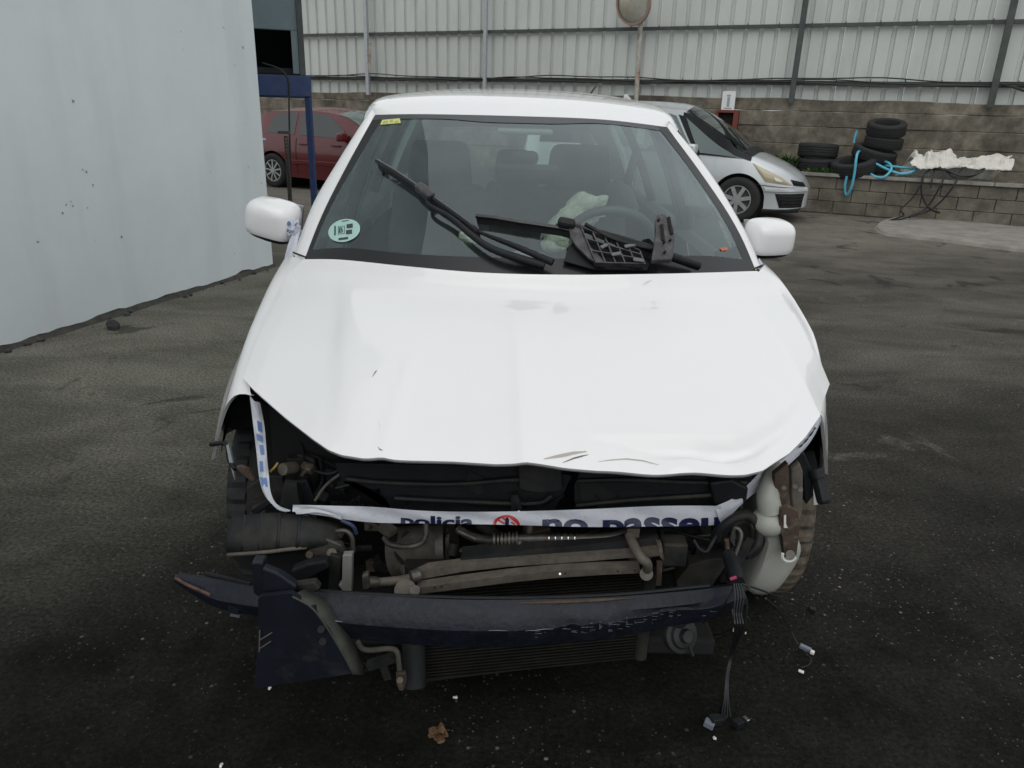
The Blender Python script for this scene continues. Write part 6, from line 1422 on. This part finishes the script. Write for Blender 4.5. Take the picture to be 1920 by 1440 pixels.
# round red emblem with a small figure, cut by the fold
def em(u, v): 
    uc = u_of(950); du = (u_of(975) - u_of(925)) / 2; return tsurf(uc + u * du, max(.0, min(1, .02 + v * .78)), .0016)
bm = B(); ring = [(math.cos(a), math.sin(a)) for a in np.linspace(0, math.pi, 28)]
grid(bm, [[em(x, y) for x, y in ring], [em(x * .78, y * .76) for x, y in ring]]); TP('tape_emblem', bm, M_tapered, strip)
for a, b_ in (((-.75, .55), (-.15, .1)), ((.2, .85), (.8, .2)), ((-.35, .8), (-.05, .45)), ((.35, .3), (.62, .05))):
    a, b_ = Vector(a), Vector(b_); n__ = Vector((-(b_ - a).y, (b_ - a).x)).normalized() * .07
    bm = B(); bm.faces.new([bm.verts.new(em(*q)) for q in (a + n__, b_ + n__, b_ - n__, a - n__)]); TP('emblem_bar', bm, M_tapered, strip)
bm = B(); bm.faces.new([bm.verts.new(em(x, y)) for x, y in ((-.12, 0), (.16, 0), (.18, .6), (.05, .85), (-.10, .62))]); TP('tape_emblem_figure', bm, M_tapeink, strip)
def twist(name, a, b_, n, wav, mt_=M_tape, seed=0):
    A1 = resample(catmull([at(*p) if not isinstance(p, Vector) else p for p in a], 5), n); B1 = resample(catmull([at(*p) if not isinstance(p, Vector) else p for p in b_], 5), n); rows = []
    for j in range(7):
        v = j / 6; rows.append([p.lerp(q, v) + Vector((0, -wav * math.sin(v * math.pi) * (1 + .5 * math.sin(i * .7 + seed)), wav * .3 * math.sin(v * 9 + i * .4))) for i, (p, q) in enumerate(zip(A1, B1))])
    bm = B(); grid(bm, rows); o = TP(name, bm, mt_, smooth=True); return rows, o
rowsL, sL = twist('tape_strip', [(468, 742, 1.80), (474, 790, 1.77), (481, 850, 1.73), (486, 895, 1.69), (496, 928, 1.65), (514, 950, 1.61), (534, 958, 1.60)], [(488, 756, 1.80), (496, 800, 1.77), (500, 850, 1.73), (504, 890, 1.69), (508, 925, 1.65), (520, 945, 1.61), (545, 956, 1.60)], 40, .006)
bm = B()
for i0, i1, v0, v1 in ((6, 9, 3, 5), (10, 12, 2, 5), (13, 16, 3, 5), (18, 21, 2, 4), (23, 26, 1, 5)):
    q = [rowsL[v0][i0], rowsL[v0][i1], rowsL[v1][i1], rowsL[v1][i0]]; bm.faces.new([bm.verts.new(p + Vector((-.0, -.004, 0))) for p in q])
TP('tape_lettering', bm, M_tapeblue, sL)
rowsR, sR = twist('tape_strip', [(1340, 950, 1.60), (1372, 936, 1.62), (1405, 905, 1.65), (1428, 884, 1.66), (1480, 845, 1.71), (1515, 812, 1.75), (1540, 768, 1.80)], [(1352, 985, 1.60), (1392, 944, 1.62), (1420, 922, 1.65), (1445, 902, 1.66), (1490, 862, 1.71), (1524, 822, 1.75), (1541, 788, 1.80)], 50, .005, seed=2)
bm = B(); tube(bm, [rowsR[1][i] + Vector((0, -.008, 0)) for i in range(34, 44)], lambda t: .003 * (.6 + .4 * math.sin(t * 20)), 5, 0); TP('tape_lettering', bm, M_tapeink, sR)
twist('tape_strip', [(553, 957, 1.59), (590, 955, 1.58), (640, 966, 1.575)], [(560, 964, 1.59), (590, 962, 1.58), (642, 974, 1.575)], 12, .006)
poly_t = B(); tube(poly_t, [at(640, 975, 1.59), at(662, 986, 1.6), at(668, 1000, 1.62)], .005, 6, 3); TP('tape_end', poly_t, mat('creased_tape_end', (.06, .08, .16), .5))
# tape over the wings up to the mirrors
rl2, sl2 = twist('tape_strip', [(552, 430, 2.66), (540, 460, 2.60), (530, 500, 2.55), (523, 540, 2.44), (517, 570, 2.36)], [(564, 432, 2.66), (556, 460, 2.58), (546, 500, 2.52), (536, 540, 2.42), (528, 572, 2.34)], 24, .008, seed=1)
bm = B()
for k in range(6): bar(bm, rl2[2][12 + k] + Vector((0, -.012, .004)), rl2[4][12 + k] + Vector((0, -.012, .004)), .004, .003)
TP('tape_lettering', bm, mat('faded_red_ink', (.5, .25, .28), .5), sl2)
bm = B(); bmesh.ops.create_icosphere(bm, subdivisions=4, radius=1); c_ = at(549, 432, 2.66)
for v in bm.verts: k = 1 + .35 * mn.noise(v.co * 3) + .2 * abs(mn.noise(v.co * 8)); v.co = Vector((v.co.x * .028 * k, v.co.y * .03 * k, v.co.z * .036 * k)) + c_
TP('tape_knot', bm, M_tape, smooth=30)
bm = B()
for k in range(7): a = c_ + Vector((rnd.uniform(-.022, .022), -.03, rnd.uniform(-.03, .03))); bar(bm, a, a + Vector((rnd.uniform(-.012, .012), 0, .01)), .004, .005)
TP('tape_lettering', bm, M_tapeblue)
rr2, sr2 = twist('tape_strip', [(1424, 484, 2.62), (1440, 512, 2.55), (1455, 540, 2.46), (1464, 556, 2.40)], [(1418, 486, 2.60), (1430, 514, 2.53), (1446, 542, 2.44), (1458, 558, 2.38)], 24, .006, seed=3)
bm = B()
for k in range(3, 18, 2): bar(bm, rr2[1][k] + Vector((0, -.012, .004)), rr2[4][k + 1] + Vector((0, -.012, .004)), .005, .004)
TP('tape_lettering', bm, M_tapeblue, sr2)

# ------------------------------------------------------------------ DEBRIS ON THE GROUND
M_stone = mat('dark_stone', (.03, .03, .03), .9, var=.4, vscale=30); M_leafb = mat('brown_dry_leaf', (.12, .065, .03), .85, var=.5, vscale=50)
bm = B(); bmesh.ops.create_icosphere(bm, subdivisions=2, radius=.045)
for v in bm.verts: v.co *= 1 + .4 * mn.noise(v.co * 20)
p = atz(211, 610, .025); bmesh.ops.translate(bm, vec=p, verts=bm.verts); tag(obj('small_rock', bm, M_stone), 'small dark lump of rubble on the ground near the white wall', 'rubble')
bm = B(); c_ = atz(823, 1376, .014)
for k in range(34):
    a = rnd.uniform(0, 6.28); r_ = rnd.uniform(.002, .022); p = c_ + Vector((r_ * math.cos(a), r_ * math.sin(a), rnd.uniform(-.008, .014))); s_ = rnd.uniform(.006, .013); e = Euler((rnd.uniform(-1.3, 1.3), rnd.uniform(-1.3, 1.3), a)).to_matrix()
    pts = [p + e @ Vector((s_ * math.cos(t) * .9, s_ * math.sin(t), .003 * math.sin(2 * t))) for t in np.linspace(0, 6.28, 7)[:-1]]; bm.faces.new([bm.verts.new(q) for q in pts])
tag(obj('dry_leaf_clump', bm, M_leafb), 'crumpled brown dry leaf clump on the dark ground in front of the car', 'leaf')
for k, (px, py, lb) in enumerate(((853, 1306, 'tiny white glass chip on the ground below the radiator'), (413, 1435, 'tiny white chip at the bottom left edge of the ground'), (1338, 1383, 'tiny white chip below the unplugged connectors'), (505, 1292, 'small pale flake under the torn bumper corner'))):
    bm = B(); p = atz(px, py, .004)
    for j in range(3): box(bm, p + Vector((rnd.uniform(-.004, .004), rnd.uniform(-.006, .006), 0)), (rnd.uniform(.003, .006), rnd.uniform(.003, .007), .005), Euler((rnd.random(), rnd.random(), rnd.random())).to_matrix())
    tag(obj('glass_chip', bm, M_wp), lb, 'debris')
bm = B()
for k in range(2600):
    y = 1.2 + 8 * rnd.random() ** 1.6; x = rnd.uniform(-.75 * y - .6, .75 * y + .6)
    if -.8 < x < .95 and 1.5 < y < 5.6: continue
    if x < (-2.39 - (7.3 - y) * .285) + .05: continue
    if mn.noise(Vector((x * .9, y * .9, 7))) + .35 * mn.noise(Vector((x * 4, y * 4, 2))) + .10 * min(2, max(-2, x)) < .06: continue
    s_ = rnd.uniform(.0012, .0036) * (1 + .12 * y); box(bm, (x, y, s_ * .25), (s_ * rnd.uniform(.7, 1.6), s_, s_ * .7), Matrix.Rotation(rnd.uniform(0, 3), 3, 'Z'))
tag(obj('loose_grit', bm, mat('pale_grit', (.09, .083, .07), .9, var=.6, vscale=90)), kind='stuff')
rub = B()
for k in range(40):
    s_ = rnd.uniform(0, 9); p = WA + wd * s_ - wn * rnd.uniform(.02, .12); bm = B(); bmesh.ops.create_icosphere(bm, subdivisions=1, radius=rnd.uniform(.008, .03))
    for v in bm.verts: v.co *= 1 + .5 * mn.noise(v.co * 30 + Vector((k, 0, 0))); v.co.z *= .6
    bmesh.ops.translate(bm, vec=(p.x, p.y, .012), verts=bm.verts)
    me_ = bpy.data.meshes.new('t'); bm.to_mesh(me_); bm.free(); rub.from_mesh(me_); bpy.data.meshes.remove(me_)
tag(obj('render_rubble', rub, M_footing), kind='stuff')
